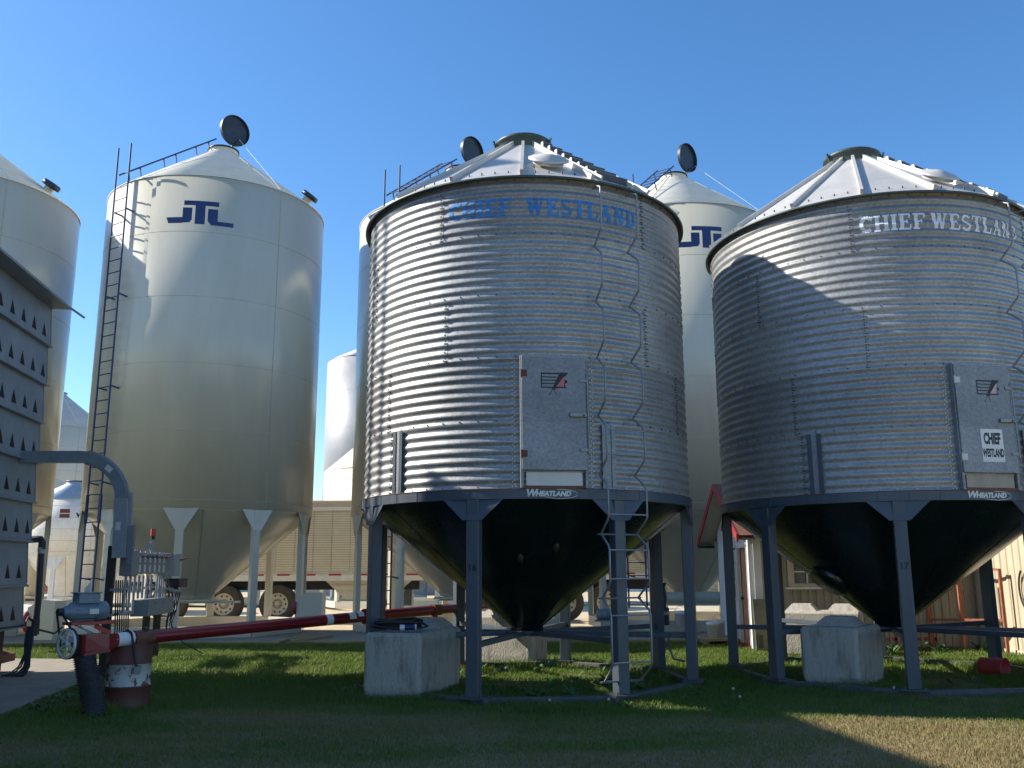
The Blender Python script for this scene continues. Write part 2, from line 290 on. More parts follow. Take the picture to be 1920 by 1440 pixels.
def struct(name, b): o = b.build(name); o['kind'] = 'structure'; return o
def kids(o): return [c for c in bpy.data.objects if c.parent == o]
def copy_tree(o, parent=None):
    c = o.copy(); COL.objects.link(c)
    if parent is not None: c.parent = parent
    for ch in kids(o): copy_tree(ch, c)
    return c
def pol(r, a, z): a = R_(a); return Vector((r*math.sin(a), -r*math.cos(a), z))     # angle from -Y towards +X

def text_mesh(body, size, fn, mname, name, parent, bold=0.0, shear=0.0, align='CENTER', space=1.0, xs=1.0):
    cu = bpy.data.curves.new(name, 'FONT'); cu.body = body; cu.size = size; cu.offset = bold; cu.shear = shear; cu.align_x = align; cu.align_y = 'CENTER'; cu.space_character = space; cu.resolution_u = 4
    t = bpy.data.objects.new(name, cu); COL.objects.link(t); bpy.context.view_layer.update()
    me0 = t.evaluated_get(bpy.context.evaluated_depsgraph_get()).to_mesh()
    b = mb(mname); b.add([fn(v.co.x*xs, v.co.y) for v in me0.vertices], [tuple(p.vertices) for p in me0.polygons])
    bpy.data.objects.remove(t); bpy.data.curves.remove(cu)
    return b.build(name, parent=parent)

# slab-serif stencil capitals: strokes in a 1-high box (x0,y0,x1,y1,half thickness) and arcs
T = 0.12; SF = 0.062
def _v(x, y0=0.0, y1=1.0): return [(x, y0+SF, x, y1-SF, T), (x-.2, y0+SF, x+.2, y0+SF, SF), (x-.2, y1-SF, x+.2, y1-SF, SF)]
def arc(cx, cy, rx, ry, a0, a1, th=T, n=12):
    p = [(cx+rx*math.cos(R_(a0+(a1-a0)*i/n)), cy+ry*math.sin(R_(a0+(a1-a0)*i/n))) for i in range(n+1)]
    return [(*p[i], *p[i+1], th) for i in range(n)]
GL = {
 'C': (0.85, arc(.45, .5, .34, .41, 50, 310)+[(.70, .70, .78, .95, .06)]),
 'H': (0.98, _v(.22)+_v(.76)+[(.25, .5, .73, .5, .06)]),
 'I': (0.50, _v(.25)),
 'E': (0.88, _v(.24)+[(.2, .945, .72, .945, SF), (.2, .055, .76, .055, SF), (.3, .5, .56, .5, .06), (.70, .72, .72, .95, .05), (.74, .05, .76, .30, .05), (.56, .38, .56, .62, .045)]),
 'F': (0.86, _v(.24)+[(.2, .945, .76, .945, SF), (.3, .5, .58, .5, .06), (.74, .70, .76, .95, .06), (.58, .38, .58, .62, .045)]),
 'W': (1.25, [(.20, .95, .40, .05, T), (.40, .05, .60, .85, .06), (.60, .85, .80, .05, T), (.80, .05, 1.02, .95, .06), (.05, .945, .36, .945, SF), (.46, .945, .74, .945, SF), (.88, .945, 1.18, .945, SF)]),
 'S': (0.80, arc(.40, .72, .24, .20, 20, 270, .085)+arc(.40, .27, .26, .21, 90, -160, .09)),
 'T': (0.90, [(.45, .05, .45, .95, T), (.08, .945, .82, .945, SF), (.25, .055, .65, .055, SF), (.10, .72, .10, .95, .045), (.80, .72, .80, .95, .045)]),
 'L': (0.84, _v(.24)+[(.2, .055, .74, .055, SF), (.73, .05, .73, .36, .05)]),
 'A': (1.0, [(.24, .05, .50, .97, .055), (.50, .97, .76, .05, T), (.33, .33, .68, .33, .05), (.08, .055, .40, .055, SF), (.58, .055, .94, .055, SF)]),
 'N': (1.02, [(.24, .05, .24, .95, .06), (.24, .95, .78, .05, T), (.78, .05, .78, .95, .06), (.08, .055, .42, .055, SF), (.06, .945, .30, .945, SF), (.60, .945, .95, .945, SF)]),
 'D': (0.95, _v(.24)+arc(.36, .5, .38, .44, -90, 90, .09, 12)+[(.2, .055, .4, .055, SF), (.2, .945, .4, .945, SF)]),
}
def stencil(word, h, width, fn, mname, name, parent):
    tot = sum(GL[c][0] for c in word); k = width/tot; x = 0; b = mb(mname); i = 0
    for ch in word:
        w, st = GL[ch]
        for (x0, y0, x1, y1, t) in st:
            A = Vector((x0, y0)); B = Vector((x1, y1)); d = (B-A).normalized(); n = Vector((-d.y, d.x))*t
            a, b_, c, e = A-n, B-n, B+n, A+n; i += 1; off = 0.0004*(i % 9)
            ph = max(1, int((B-A).length*h/0.012)); nv = max(1, int(2*t*h/0.012))
            pts = [(x+q.x*k, q.y*h) for q in (a, b_, c, e)]
            b.patch(*pts, lambda u, v, off=off: fn(u, v, off), ph, nv)
        x += w*k
    return b.build(name, parent=parent)

# ------------------------------------------------------------------ corrugated hopper bins
BR, ZE, ZT, ZR = 2.44, 6.955, 2.735, 2.61
TH = (ZE-ZT)/5; PITCHZ = TH/7; AMP = 0.0095
def wall_r(z):
    k = (z-ZT) % TH / TH
    return BR+AMP*math.cos(2*PI*(z-ZT)/PITCHZ)+0.004*(1-k)
def wall_fn(a0, z0, extra=0.003):
    """u metres round the wall from angle a0 (deg), v metres above z0"""
    return lambda u, v, off=0.0: pol(wall_r(z0+v)+extra+off, a0+math.degrees(u/BR), z0+v)
_cache = {}
def corrugated_wall():
    if 'w' in _cache: return _cache['w']
    nz = 5*7*10; na = 288; b = mb('galv')
    zs = np.linspace(ZT, ZE, nz+1); prof = [(wall_r(z), z) for z in zs]; b.lathe(prof, na)
    def bolt(a, z, r=0.010, m='bolt', h=0.012):
        b.use(m); p = pol(wall_r(z), a, z); q = pol(wall_r(z)+h, a, z); b.cyl(p, q, r, 6)
    for t, aa in enumerate([(-29, 41.5, 113, 185, 257), (-64, 80, 152, 224), (-27, 41.3, 113, 185, 257), (-52, 60, 132, 204), (-50, 92, 164, 236)]):
        z1 = ZE-t*TH; z0 = z1-TH
        for a in aa:
            b.use('galv'); b.patch((0, 0.0), (0.055, 0.0), (0.055, TH), (0, TH), wall_fn(a, z0, 0.004), 2, 70)
            for i in range(21):
                z = z0+TH*(i+0.5)/21
                bolt(a+0.35, z); 
                if i % 2 == 0: bolt(a+0.95, z)
    for t in range(0, 6):
        z = ZT+t*TH+(0.03 if t < 5 else -0.05)
        if t: b.use('seam_and_shade'); b.lathe([(wall_r(z)+.0035, ZT+t*TH-0.006), (wall_r(z)+.006, ZT+t*TH-0.003), (wall_r(z)+.0035, ZT+t*TH)], 192)
        for k in range(62): bolt(k*360/62+2, z, 0.009, 'bolt_bright' if t == 0 else 'bolt', 0.016)
    for a0, a1 in ((-5.0, -4.0), (19.0, 20.0)):                   # bolted door jambs
        for i in range(28):
            z = ZT+0.03+i*(1.66/28)
            bolt((a0+a1)/2-.3, z, .009, 'bolt_bright'); bolt((a0+a1)/2+.4, z+.02, .009, 'bolt_bright')
    for a in (-45.3, 25.0):                                       # vertical stiffener channels
        b.use('leg' if a < 0 else 'galv_door')
        for da, r0, r1 in ((-1.6, 0, 0.055), (1.6, 0, 0.055)):
            b.bar(pol(BR+.03, a+da, ZT+.01), pol(BR+.03, a+da, 3.58), 0.06, 0.012, up=pol(1, a, 0))
        b.use('galv_door'); b.bar(pol(BR+.018, a, ZT+.01), pol(BR+.018, a, 3.58), 0.12, 0.012, up=pol(1, a, 0).cross(Vector((0, 0, 1))) if False else pol(1, a, 0))
    _cache['w'] = b.mesh('wall'); return _cache['w']
def roof_mesh():
    if 'r' in _cache: return _cache['r']
    b = mb('galv_roof'); r0, z0, r1, z1 = 2.515, 6.945, 0.42, 8.42
    n = 16; sub = 6; vs = []; rows = 8
    for j in range(rows+1):
        t = j/rows; r = r0+(r1-r0)*t; z = z0+(z1-z0)*t
        for k in range(n*sub):
            a = 2*PI*k/(n*sub)
            ph = (k % sub)/sub; sag = 0.012*math.sin(PI*ph)*(1-t)
            vs.append(pol(r, math.degrees(a)-1.5, z-sag))
    N_ = n*sub
    b.add(vs, [(j*N_+k, j*N_+(k+1) % N_, (j+1)*N_+(k+1) % N_, (j+1)*N_+k) for j in range(rows) for k in range(N_)], False)
    # eave drip edge
    b.use('cap'); b.lathe([(2.505, 6.945), (2.53, 6.935), (2.53, 6.905), (2.515, 6.90), (2.46, 6.95)], 96)
    b.use('galv_roof')
    for k in range(n):
        a = -1.5+k*22.5
        b.bar(pol(r0+.01, a, z0+.035), pol(r1, a, z1+.035), 0.045, 0.07, up=pol(0.575, a, 0)+Vector((0, 0, .82)))
    for k in range(16*5):                                         # roof screws
        a = k*4.5; 
        if k % 5: b.use('bolt').cyl(pol(2.36, a-1.5, 7.045), pol(2.36, a-1.5, 7.075), 0.012, 5); b.use('galv_roof')
    _cache['r'] = b.mesh('roof'); return _cache['r']

def grain_bin(idx, loc, rot, legs0):
    lab = {16: 'corrugated galvanized hopper bin with blue stencilled lettering, number 16 on its front leg',
           17: 'corrugated galvanized hopper bin with white stencilled lettering, number 17 on its front leg'}[idx]
    t = thing('grain_bin', loc, lab, 'grain bin', 'galvanized hopper bins in the front row')
    def part(name, me, par=t):
        o = link(name, me, par); 
        if par is t: o.rotation_euler = (0, 0, R_(rot))
        return o
    wall = part('wall', corrugated_wall()); roof = part('roof', roof_mesh())
    slope = Vector((0, 0, .82))
    # roof hatch disc
    b = mb('galv_roof'); a = 9.3; c = pol(1.98, a, 7.36); zx = (pol(.575, a, 0)+slope).normalized(); xx = Vector((0, 0, 1)).cross(zx).normalized(); ax = Matrix((xx, zx.cross(xx), zx)).transposed()
    b.lathe([(.22, 0), (.22, .05), (.29, .05), (.29, .075), (.25, .085), (.24, .10), (.17, .105), (.16, .12), (.09, .125), (.08, .135), (0, .135)], 40, c, True, ax)
    part('roof_hatch', b.mesh('roof_hatch'), roof)
    # stepped roof ladder
    b = mb('galv_roof')
    for i in range(8):
        q = (i+.6)/8.4; r = 2.44+(0.5-2.44)*q; z = 6.99+(8.40-6.99)*q+.05
        a0, a1 = 22.5, 41.5
        hw = min(R_(7.0)*r, .27)/r; am = 31.5
        b.bar(pol(r, am-math.degrees(hw), z), pol(r, am+math.degrees(hw), z), 0.05, 0.09, up=(0, 0, 1))
        b.use('bolt')
        b.bar(pol(r+.035, am-math.degrees(hw), z-.02), pol(r+.035, am+math.degrees(hw), z-.02), 0.02, 0.10, up=(0, 0, 1)); b.use('galv_roof')
    for sgn in (-1, 1): b.bar(pol(2.46, 31.5+sgn*6.4, 7.02), pol(.62, 31.5+sgn*14, 8.32), .03, .06)
    part('roof_ladder', b.mesh('roof_ladder'), roof)
    # centre cap
    b = mb('cap'); b.lathe([(.44, 8.38), (.44, 8.55), (.47, 8.56), (.47, 8.60), (.42, 8.635), (.30, 8.66), (0, 8.69)], 40)
    for a in (-75, 60, 170): b.bar(pol(.47, a, 8.5), pol(.51, a, 8.62), .03, .03)
    part('roof_cap', b.mesh('roof_cap'))
    # ring beam
    b = mb('leg'); b.lathe([(2.44, ZT), (2.475, ZT), (2.475, ZR), (2.46, ZR-.004), (2.40, ZR-.004)], 160, smooth=False)
    for k in range(40): b.bar(pol(2.477, k*9, ZR+.002), pol(2.477, k*9, ZT-.002), .004, .005)
    b.use('rust'); b.lathe([(2.45, ZT+.012), (2.48, ZT+.006), (2.482, ZT), (2.474, ZT-.003)], 128)
    part('ring_beam', b.mesh('ring_beam'))
    # hopper
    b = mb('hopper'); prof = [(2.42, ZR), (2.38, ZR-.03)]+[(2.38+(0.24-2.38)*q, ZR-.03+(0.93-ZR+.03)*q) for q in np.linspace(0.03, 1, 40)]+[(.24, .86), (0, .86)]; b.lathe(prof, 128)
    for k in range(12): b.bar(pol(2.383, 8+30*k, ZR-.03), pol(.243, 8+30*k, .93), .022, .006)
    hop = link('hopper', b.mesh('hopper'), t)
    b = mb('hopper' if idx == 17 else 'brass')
    def cone_pt(a, q): return pol(2.38+(0.24-2.38)*q, a, ZR-.03+(0.93-ZR+.03)*q)
    if idx == 17:
        a = -74; c = cone_pt(a, .62); n = (pol(.62, a, 0)+Vector((0, 0, -.78))).normalized(); x = n.cross(Vector((0, 0, 1))).normalized(); A3 = Matrix((x, n.cross(x), n)).transposed()
        b.lathe([(.30, -.02), (.30, .05), (.27, .075), (0, .085)], 32, c, True, A3); link('hopper_hatch', b.mesh('hopper_hatch'), hop)
    else:
        for a, q in ((-4, .42), (13, .34)):
            c = cone_pt(a, q); n = (pol(.62, a, 0)+Vector((0, 0, -.78))).normalized(); x = n.cross(Vector((0, 0, 1))).normalized(); A3 = Matrix((x, n.cross(x), n)).transposed()
            A3 = A3 @ Matrix.Diagonal((.45, 1, 1)); mb('brass').lathe([(.09, -.02), (.09, .010), (.0, .012)], 20, c, True, A3).build('inspection_ring', parent=hop)
    # legs with gussets
    for k in range(8):
        a = legs0+45*k; rm = Matrix.Rotation(R_(a), 3, 'Z')
        b = mb('leg'); tn = pol(1, a, 0); sd = Vector((0, 0, 1)).cross(tn)
        w, d = .165, .15; rc = 2.40
        b.box(pol(rc, a, (ZR+.22)/2-.002), (w, d, ZR-.22), rm, .008)
        # folded front flanges and gusset plate
        o = pol(rc+d/2+.006, a, 0)
        pl = [(-.42, ZR-.002), (.42, ZR-.002), (.13, ZR-.26), (.083, ZR-.26), (.083, ZR-.9), (-.083, ZR-.9), (-.083, ZR-.26), (-.13, ZR-.26)]
        g = []
        for (x, z) in [(-.40, ZR), (-.13, ZR-.26), (.13, ZR-.26), (.40, ZR)]:
            rr = math.sqrt(max(0, 2.478**2-x*x)); g.append(sd*x+tn*(rr if abs(x) > .2 else rc+d/2+.012)+Vector((0, 0, z)))
        b.prism(g, -tn*.012)
        b.use('skid'); b.box(pol(rc, a, .212), (.34, .26, .018), rm); 
        for sx in (-.12, .12): b.cyl(pol(rc+.09, a, .21)+sd*sx, pol(rc+.09, a, .255)+sd*sx, .014, 6)
        leg = b.build('leg', parent=t)
        if k == 0:
            fz = lambda u, v: sd*u+tn*(rc+d/2+.004)+Vector((0, 0, 1.76+v))
            text_mesh(str(idx), .115, lambda u, v: fz(u, v), 'black', 'leg_number', leg, bold=.004)
            text_mesh('No. 18' if False else '', .05, fz, 'black', 'x', leg) if False else None
    # braces to centre hub
    for k in range(8):
        a = legs0+45*k; b = mb('leg'); b.bar(pol(.18, a, .83), pol(2.33, a, .83+(.02 if k % 2 else -.01)), .075, .07, bev=.006); b.build('brace', parent=t)
    b = mb('leg'); b.box((0, 0, .845), (.55, .5, .03)); b.box((.1, 0, .80), (.8, .12, .05)); b.build('hopper_gate', parent=t)
    # skid ring
    b = mb('skid')
    for k in range(8):
        a0 = legs0+45*k; a1 = a0+45; p = pol(2.40, a0, .142); q = pol(2.40, a1, .142); dr = (q-p).normalized()
        b.bar(p-dr*(.22 if k % 2 else -.07), q+dr*(.22 if k % 2 else -.07), .11, .125, bev=.006)
    b.build('skid_ring', parent=t)
    if idx == 16:
        b = mb('leg'); b.tube([pol(2.05, legs0+90, .82), pol(2.08, legs0+90, .78), pol(2.1, legs0+90, .62), pol(2.14, legs0+90, .50), pol(2.3, legs0+90, .47)], .014, 8); b.build('grab_handle', parent=t)
    # ---- body-mounted details (share the wall's rotation) ----
    body = rot
    def fnpol(r, a, z): return pol(r, a+body, z)
    # flat door
    ac = 7.6; n = fnpol(1, ac, 0); sdv = Vector((0, 0, 1)).cross(n); rm = Matrix((sdv, Vector((0, 0, 1)).cross(sdv)*1.0, Vector((0, 0, 1)))).transposed()
    rm = Matrix.Rotation(R_(ac+body), 3, 'Z')
    def D(u, off, z): return n*(BR+off)+sdv*u+Vector((0, 0, z))
    W = .87
    b = mb('galv_door'); z0, z1 = ZT+.005, 4.45
    for sx in (-1, 1): b.box(D(sx*(W/2-.02), -.03, (z0+z1)/2), (.04, .15, z1-z0), rm, .004)
    b.box(D(0, -.03, z1-.02), (W-.085, .145, .036), rm); b.box(D(0, -.04, 2.955), (W-.085, .11, .03), rm)
    b.use('rust'); b.box(D(0, -.035, ZT+.02), (W-.09, .13, .035), rm)
    fr = b.build('door_frame', parent=t)
    b = mb('siding_dull' if idx == 17 else 'galv_roof'); b.box(D(0, .012, 2.85), (W-.15, .02, .18), rm); b.build('kick_panel', parent=fr)
    b = mb('galv_door'); b.box(D(.0, .058, 3.71), (W-.03, .022, 1.475), rm, .004); b.box(D(0, .072, 2.975), (W-.03, .012, .014), rm); dr = b.build('door', parent=t)
    for z in (4.21, 3.17):
        if idx == 16: b = mb('hinge')
        else: b = mb('galv_roof')
        b.box(D(-W/2+.045, .077, z), (.075, .012, .085), rm); b.cyl(D(-W/2+.008, .07, z-.05), D(-W/2+.008, .07, z+.05), .012, 8); b.build('hinge', parent=dr)
    b = mb('galv_pipe'); b.cyl(D(W/2+.01, .08, 3.17), D(W/2-.005, .08, 4.21), .012, 8)
    for z in (4.12, 3.22): b.box(D(W/2-.05, .078, z), (.10, .014, .035), rm)
    b.build('latch_rod', parent=dr)
    b = mb('galv_pipe'); b.box(D(W/2-.13, .09, 3.67), (.22, .03, .055), rm, .006); b.use('bolt'); b.cyl(D(W/2-.06, .105, 3.665), D(W/2-.06, .115, 3.665), .014, 8); b.build('door_handle', parent=dr)
    # emblem
    e0 = -.17 if idx == 16 else -.10
    def E_(off): return lambda u, v: D(e0+u, .0705+off, 4.02+v)
    b = mb('black')
    for (x0, y0, x1, y1) in ((0, 0, .335, .016), (0, .18, .30, .2), (0, .016, .014, .18), (.30, .016, .318, .08)): b.patch((x0, y0), (x1, y0), (x1, y1), (x0, y1), E_(0.0005))
    for i in range(3): y = .05+i*.043; b.patch((.014, y), (.20, y), (.22, y+.014), (.014, y+.014), E_(0.0005))
    b.patch((.14, -.02), (.185, -.02), (.36, .205), (.25, .205), E_(.0015)); b.patch((.31, .06), (.345, .07), (.345, .10), (.30, .12), E_(.001))
    for x in (.10, .20): b.patch((x, -.10), (x+.008, -.10), (.165, 0), (.155, 0), E_(.0008))
    b.use('pink' if idx == 16 else 'pink_pale'); b.patch((.20, .018), (.30, .018), (.315, .16), (.30, .15), E_(.0028)); b.build('door_emblem', parent=dr)
    if idx == 17:
        b = mb('white'); b.box(D(.05, .0715, 3.33), (.335, .003, .44), rm); st = b.build('sticker', parent=dr)
        text_mesh('CHIEF', .20, lambda u, v: D(.05+u, .0745, 3.415+v), 'black', 'sticker_lettering', st, bold=.010, xs=.48)
        text_mesh('WESTLAND', .145, lambda u, v: D(.05+u, .0745, 3.225+v), 'black', 'sticker_lettering', st, bold=.007, xs=.42)
    # ring label
    rl = lambda u, v, o=.0: fnpol(2.479+o, 6.3+math.degrees(u/2.48), 2.672+v)
    text_mesh('W', .125, lambda u, v: rl(u-.24+v*.25, v+.004), 'decal', 'ring_lettering', t, bold=.006)
    text_mesh('HEATLAND', .085, lambda u, v: rl(u+.04+v*.25, v-.004), 'decal', 'ring_lettering', t, bold=.005, xs=1.02)
    b = mb('decal')
    el = [(.12+.23*math.cos(R_(x)), -.005+.058*math.sin(R_(x))) for x in range(-165, 100, 8)]
    for i in range(len(el)-1):
        (x0, y0), (x1, y1) = el[i], el[i+1]; b.patch((x0, y0-.003), (x1, y1-.003), (x1, y1+.003), (x0, y0+.003), lambda u, v: rl(u, v, .001), 1, 1)
    b.build('ring_emblem', parent=t)
    # big stencil lettering
    if idx == 16:
        for w_, a0, a1, z in (('CHIEF', -25.6, -4.6, 6.40), ('WESTLAND', -.4, 39.2, 6.40)):
            stencil(w_, .25, R_(a1-a0)*BR, wall_fn(a0, z, .004), 'text_blue', 'stencil_lettering', wall)
    else:
        for w_, a0, a1, z in (('CHIEF', -21.3-rot, -.4-rot, 6.385), ('WESTLAND', 1.0-rot, 39.4-rot, 6.385)):
            stencil(w_, .24, R_(a1-a0)*BR, wall_fn(a0, z, .004), 'text_white', 'stencil_lettering', wall)
    # pipe ladder hooked to the wall at every ring seam
    b = mb('galv_pipe'); zs = [ZE-.12]+[ZE-.12-TH*.98*(i+1)*1.0 for i in range(0)]
    att = [6.82, 5.99, 5.22, 4.45, 3.68, 2.925, 2.17, 1.38, .38]
    for ai in (21.5, 34.0):
        for i in range(len(att)-1):
            zt, zb = att[i], att[i+1]; r0 = BR+.04; r1 = BR+.26
            if i == 0: pts = [fnpol(r0, ai, zt), fnpol(r0+.12, ai, zt-.0), fnpol(r1, ai, zt-.05), fnpol(r1, ai, zt-.12)]
            else: pts = [fnpol(r0, ai, zt), fnpol(r0+.05, ai, zt-.03), fnpol(r1-.03, ai, zt-.14), fnpol(r1, ai, zt-.20)]
            pts += [fnpol(r1, ai, zb+.22), fnpol(r1-.03, ai, zb+.17), fnpol(r0+.02, ai, zb+.02), fnpol(r0, ai, zb)]
            b.tube(pts, .0135, 8)
    for i in range(len(att)-1):
        zt, zb = att[i], att[i+1]
        for z in (zt-.20, zb+.24): b.cyl(fnpol(BR+.26, 21.5, z), fnpol(BR+.26, 34.0, z), .011, 8)
    b.use('leg')
    for z in att[6:]: b.bar(fnpol(BR+.03, 20.5, z), fnpol(BR+.03, 35, z), .05, .02)
    b.build('ladder', parent=t)
    return t

grain_bin(16, (.207, 13.938, 0), 0.0, -16.8)
grain_bin(17, (5.835, 14.49, 0), 4.3, -17.0)

# ------------------------------------------------------------------ smooth-wall cream hopper silos
def ladder_mesh(b, pL, pR, n, r=.02, rr=.014, top=1.0):
    pL = [Vector(p) for p in pL]; pR = [Vector(p) for p in pR]
    b.tube(pL, r, 8); b.tube(pR, r, 8)
    def at(ps, q):
        L = [(ps[i+1]-ps[i]).length for i in range(len(ps)-1)]; d = q*sum(L)
        for i, l in enumerate(L):
            if d <= l or i == len(L)-1: return ps[i].lerp(ps[i+1], min(1, d/l))
            d -= l
    for i in range(int(n*top)): q = (i+.5)/n; b.cyl(at(pL, q), at(pR, q), rr, 6)
def silo(loc, label, group='cream smooth-walled hopper silos', R=2.99, ze=11.86, zb=3.26, zap=13.95, ztip=1.09, nleg=10, leg0=10, logo=True, m='cream', mr='cream_roof', lid=True, ladder=True, vent=True):
    t = thing('hopper_silo', loc, label, 'silo', group)
    b = mb(m); b.lathe([(R-.02, zb), (R, zb), (R, ze), (R-.02, ze)], 160)
    n = 5; b.use('seam_and_shade')
    for i in range(1, n): z = zb+.16+(ze-zb)*i/n; b.lathe([(R, z-.006), (R+.004, z), (R, z+.006)], 160)
    z = zb+.19; b.lathe([(R, z-.006), (R+.004, z), (R, z+.006)], 160)
    for a in (50, 122, 194, 266, 338-.0): 
        if a != 338: b.bar(pol(R, a, zb+.02), pol(R, a, ze-.02), .016, .01, up=pol(1, a, 0))
    shell = b.build('shell', parent=t)
    b = mb(mr); rc = .42; b.lathe([(R+.012, ze-.015), (R+.02, ze), (rc, zap-.12), (rc, zap)], 160)
    b.use('cream' if m == 'cream' else m)
    for k in range(5):
        a = 50+72*k; b.bar(pol(R, a, ze+.012), pol(rc, a, zap-.115), .03, .012, up=(0, 0, 1))
    b.use('lid'); b.lathe([(rc+.002, zap-.03), (rc+.03, zap-.03), (rc+.03, zap+.015), (rc-.03, zap+.015), (rc-.03, zap-.1)], 48)
    roof = b.build('roof', parent=t)
    if lid:
        a = 48; n_ = pol(1, a, 0); sd = Vector((0, 0, 1)).cross(n_); c = pol(rc+.14, a, zap+.47); ax = Matrix((sd, Vector((0, 0, 1)), n_)).transposed() @ Matrix.Rotation(R_(3), 3, 'X')
        b = mb('lid'); b.lathe([(0, -.05), (.42, -.05), (.46, -.04), (.46, .06), (.445, .06), (.44, -.02), (0, -.025)], 56, c, False, ax); 
        b.bar(pol(rc-.05, a, zap+.0), pol(rc+.42, a, zap+.10), .04, .04)
        b.build('open_lid', parent=roof)
        b = mb('white'); b.tube([pol(rc+.42, a, zap+.10), pol(R+.02, a+1, ze+.03)], .006, 5); b.build('pull_rope', parent=roof)
    if vent:
        a = 77; c = pol(R-.28, a, ze+.22); zx = (pol(.62, a, 0)+Vector((0, 0, .78))).normalized(); xx = Vector((0, 0, 1)).cross(zx).normalized(); ax = Matrix((xx, zx.cross(xx), zx)).transposed()
        b = mb('cream').lathe([(.13, -.05), (.13, .16)], 24, c, True, ax); b.use('lid').lathe([(.13, .15), (.25, .15), (.25, .25), (.22, .28), (0, .29)], 28, c, True, ax); b.build('vent', parent=roof)
    b = mb(m); rt = .45; b.lathe([(R-.03, zb+.02), (R-.04, zb-.02)]+[((R-.04)+(rt-(R-.04))*q, zb-.02+(ztip-zb+.02)*q) for q in np.linspace(.02, 1, 30)]+[(rt, ztip-.05), (0, ztip-.05)], 128)
    for k in range(4): a = 20+90*k; b.use('seam_and_shade').bar(pol(R-.045, a, zb-.03), pol(rt, a, ztip), .02, .008, up=(0, 0, 1))
    hp = b.build('hopper', parent=t)
    b = mb(m); b.box((0, 0, ztip-.10), (1.15, .8, .06)); b.box((.35, 0, ztip-.15), (1.6, .5, .05)); b.build('slide_gate', parent=hp)
    step = 360/nleg
    for k in range(nleg):
        a = leg0+step*k; rm = Matrix.Rotation(R_(a), 3, 'Z'); tn = pol(1, a, 0); sd = Vector((0, 0, 1)).cross(tn)
        b = mb(m); b.box(pol(R-.075, a, (zb+.45)/2-.003), (.19, .14, zb-.45-.006), rm, .008)
        g = []
        for (x, z) in [(-.42, zb-.004), (-.11, zb-.52), (.11, zb-.52), (.42, zb-.004)]:
            rr = math.sqrt(R*R-x*x); g.append(sd*x+tn*(rr+.008 if abs(x) > .2 else R+.004)+Vector((0, 0, z)))
        b.prism(g, -tn*.012); b.build('leg', parent=t)
    b = mb(m)
    for k in range(nleg):
        a0 = leg0+step*k; b.bar(pol(R-.075, a0, .305), pol(R-.075, a0+step, .305), .16, .28, bev=.01)
    b.build('skid_ring', parent=t)
    if ladder:
        b = mb('blue'); ra = R+.22; aL, aR = -36.9, -27.4
        ladder_mesh(b, [pol(ra, aL, .75), pol(ra, aL, ze+.95)], [pol(ra, aR, .75), pol(ra, aR, ze+.95)], 36, .024, .015, .93)
        # clear the rungs' extra height: stand-off brackets
        for z in (1.6, 3.9, 6.3, 8.7, 11.0):
            for a in (aL, aR): b.bar(pol(R-.02, a+1, z-.05), pol(ra, a, z), .05, .03)
        for a in (aL, aR): b.bar(pol(ra, a, 2.9), pol(ra, a, 3.6), .07, .05, up=pol(1, a, 0))
        b.build('ladder', parent=t)
        b = mb('blue'); k = .26
        ladder_mesh(b, [pol(R+.15, -36.5, ze+.20), pol(.58, -62, zap+.12)], [pol(R+.15, -27.8, ze+.20), pol(.58, -4, zap+.12)], 9, .022, .014)
        for q in (.1, .5, .9):
            for s_ in (0, 1):
                pa = pol(R+.15, (-36.5, -27.8)[s_], ze+.20).lerp(pol(.58, (-62, -4)[s_], zap+.12), q); b.bar(pa, pa+Vector((.05, -.02, -.26)), .03, .03)
        b.build('roof_ladder', parent=t)
    if logo:
        def fn(X, Yp, o=.003):        # photo-measured logo units -> angle, height
            return pol(R+o, -6.6+(X-939)/3*.259, 11.14-(Yp-528)*.00508)
        b = mb('logo_blue')
        def q(a, b_, c, d, nu=10): b.patch(d, c, b_, a, fn, nu, 2)
        q((1035, 528), (1228, 528), (1228, 553), (1035, 553), 16)
        q((1100, 553), (1155, 553), (1155, 653), (1100, 653), 6)
        q((1030, 566), (1083, 566), (1083, 630), (1030, 625), 6); q((1030, 625), (1083, 630), (1072, 645), (1030, 648), 4); q((937, 618), (1030, 618), (1030, 650), (950, 650), 8)
        q((1170, 568), (1225, 568), (1225, 632), (1170, 632), 6); q((1170, 632), (1313, 632), (1313, 655), (1190, 655), 12)
        b.build('logo', parent=shell)
    return t
j1 = silo((-8.53, 25.05, 0), 'cream smooth-walled silo with a blue logo, left of the two galvanized bins')
def silo_copy(loc, label, rz=0, s=1.0):
    c = copy_tree(j1); c.location = loc; c.rotation_euler = (0, 0, R_(rz)); c['label'] = label; c.scale = (s, s, s); return c
j0 = silo_copy((-15.5, 24.2, 0), 'cream silo cut off by the left edge of the photo, behind the dryer')
for o_ in [c for k in kids(j0) for c in kids(k) if c.name.startswith(('open_lid', 'pull_rope'))]: bpy.data.objects.remove(o_)      # this one's lid is shut
silo_copy((-1.62, 26.45, 0), 'cream silo with open lid peeping out behind the bin lettered in blue')
silo_copy((5.15, 27.0, 0), 'cream silo with open lid standing behind and between the two galvanized bins', -4, 1.0)
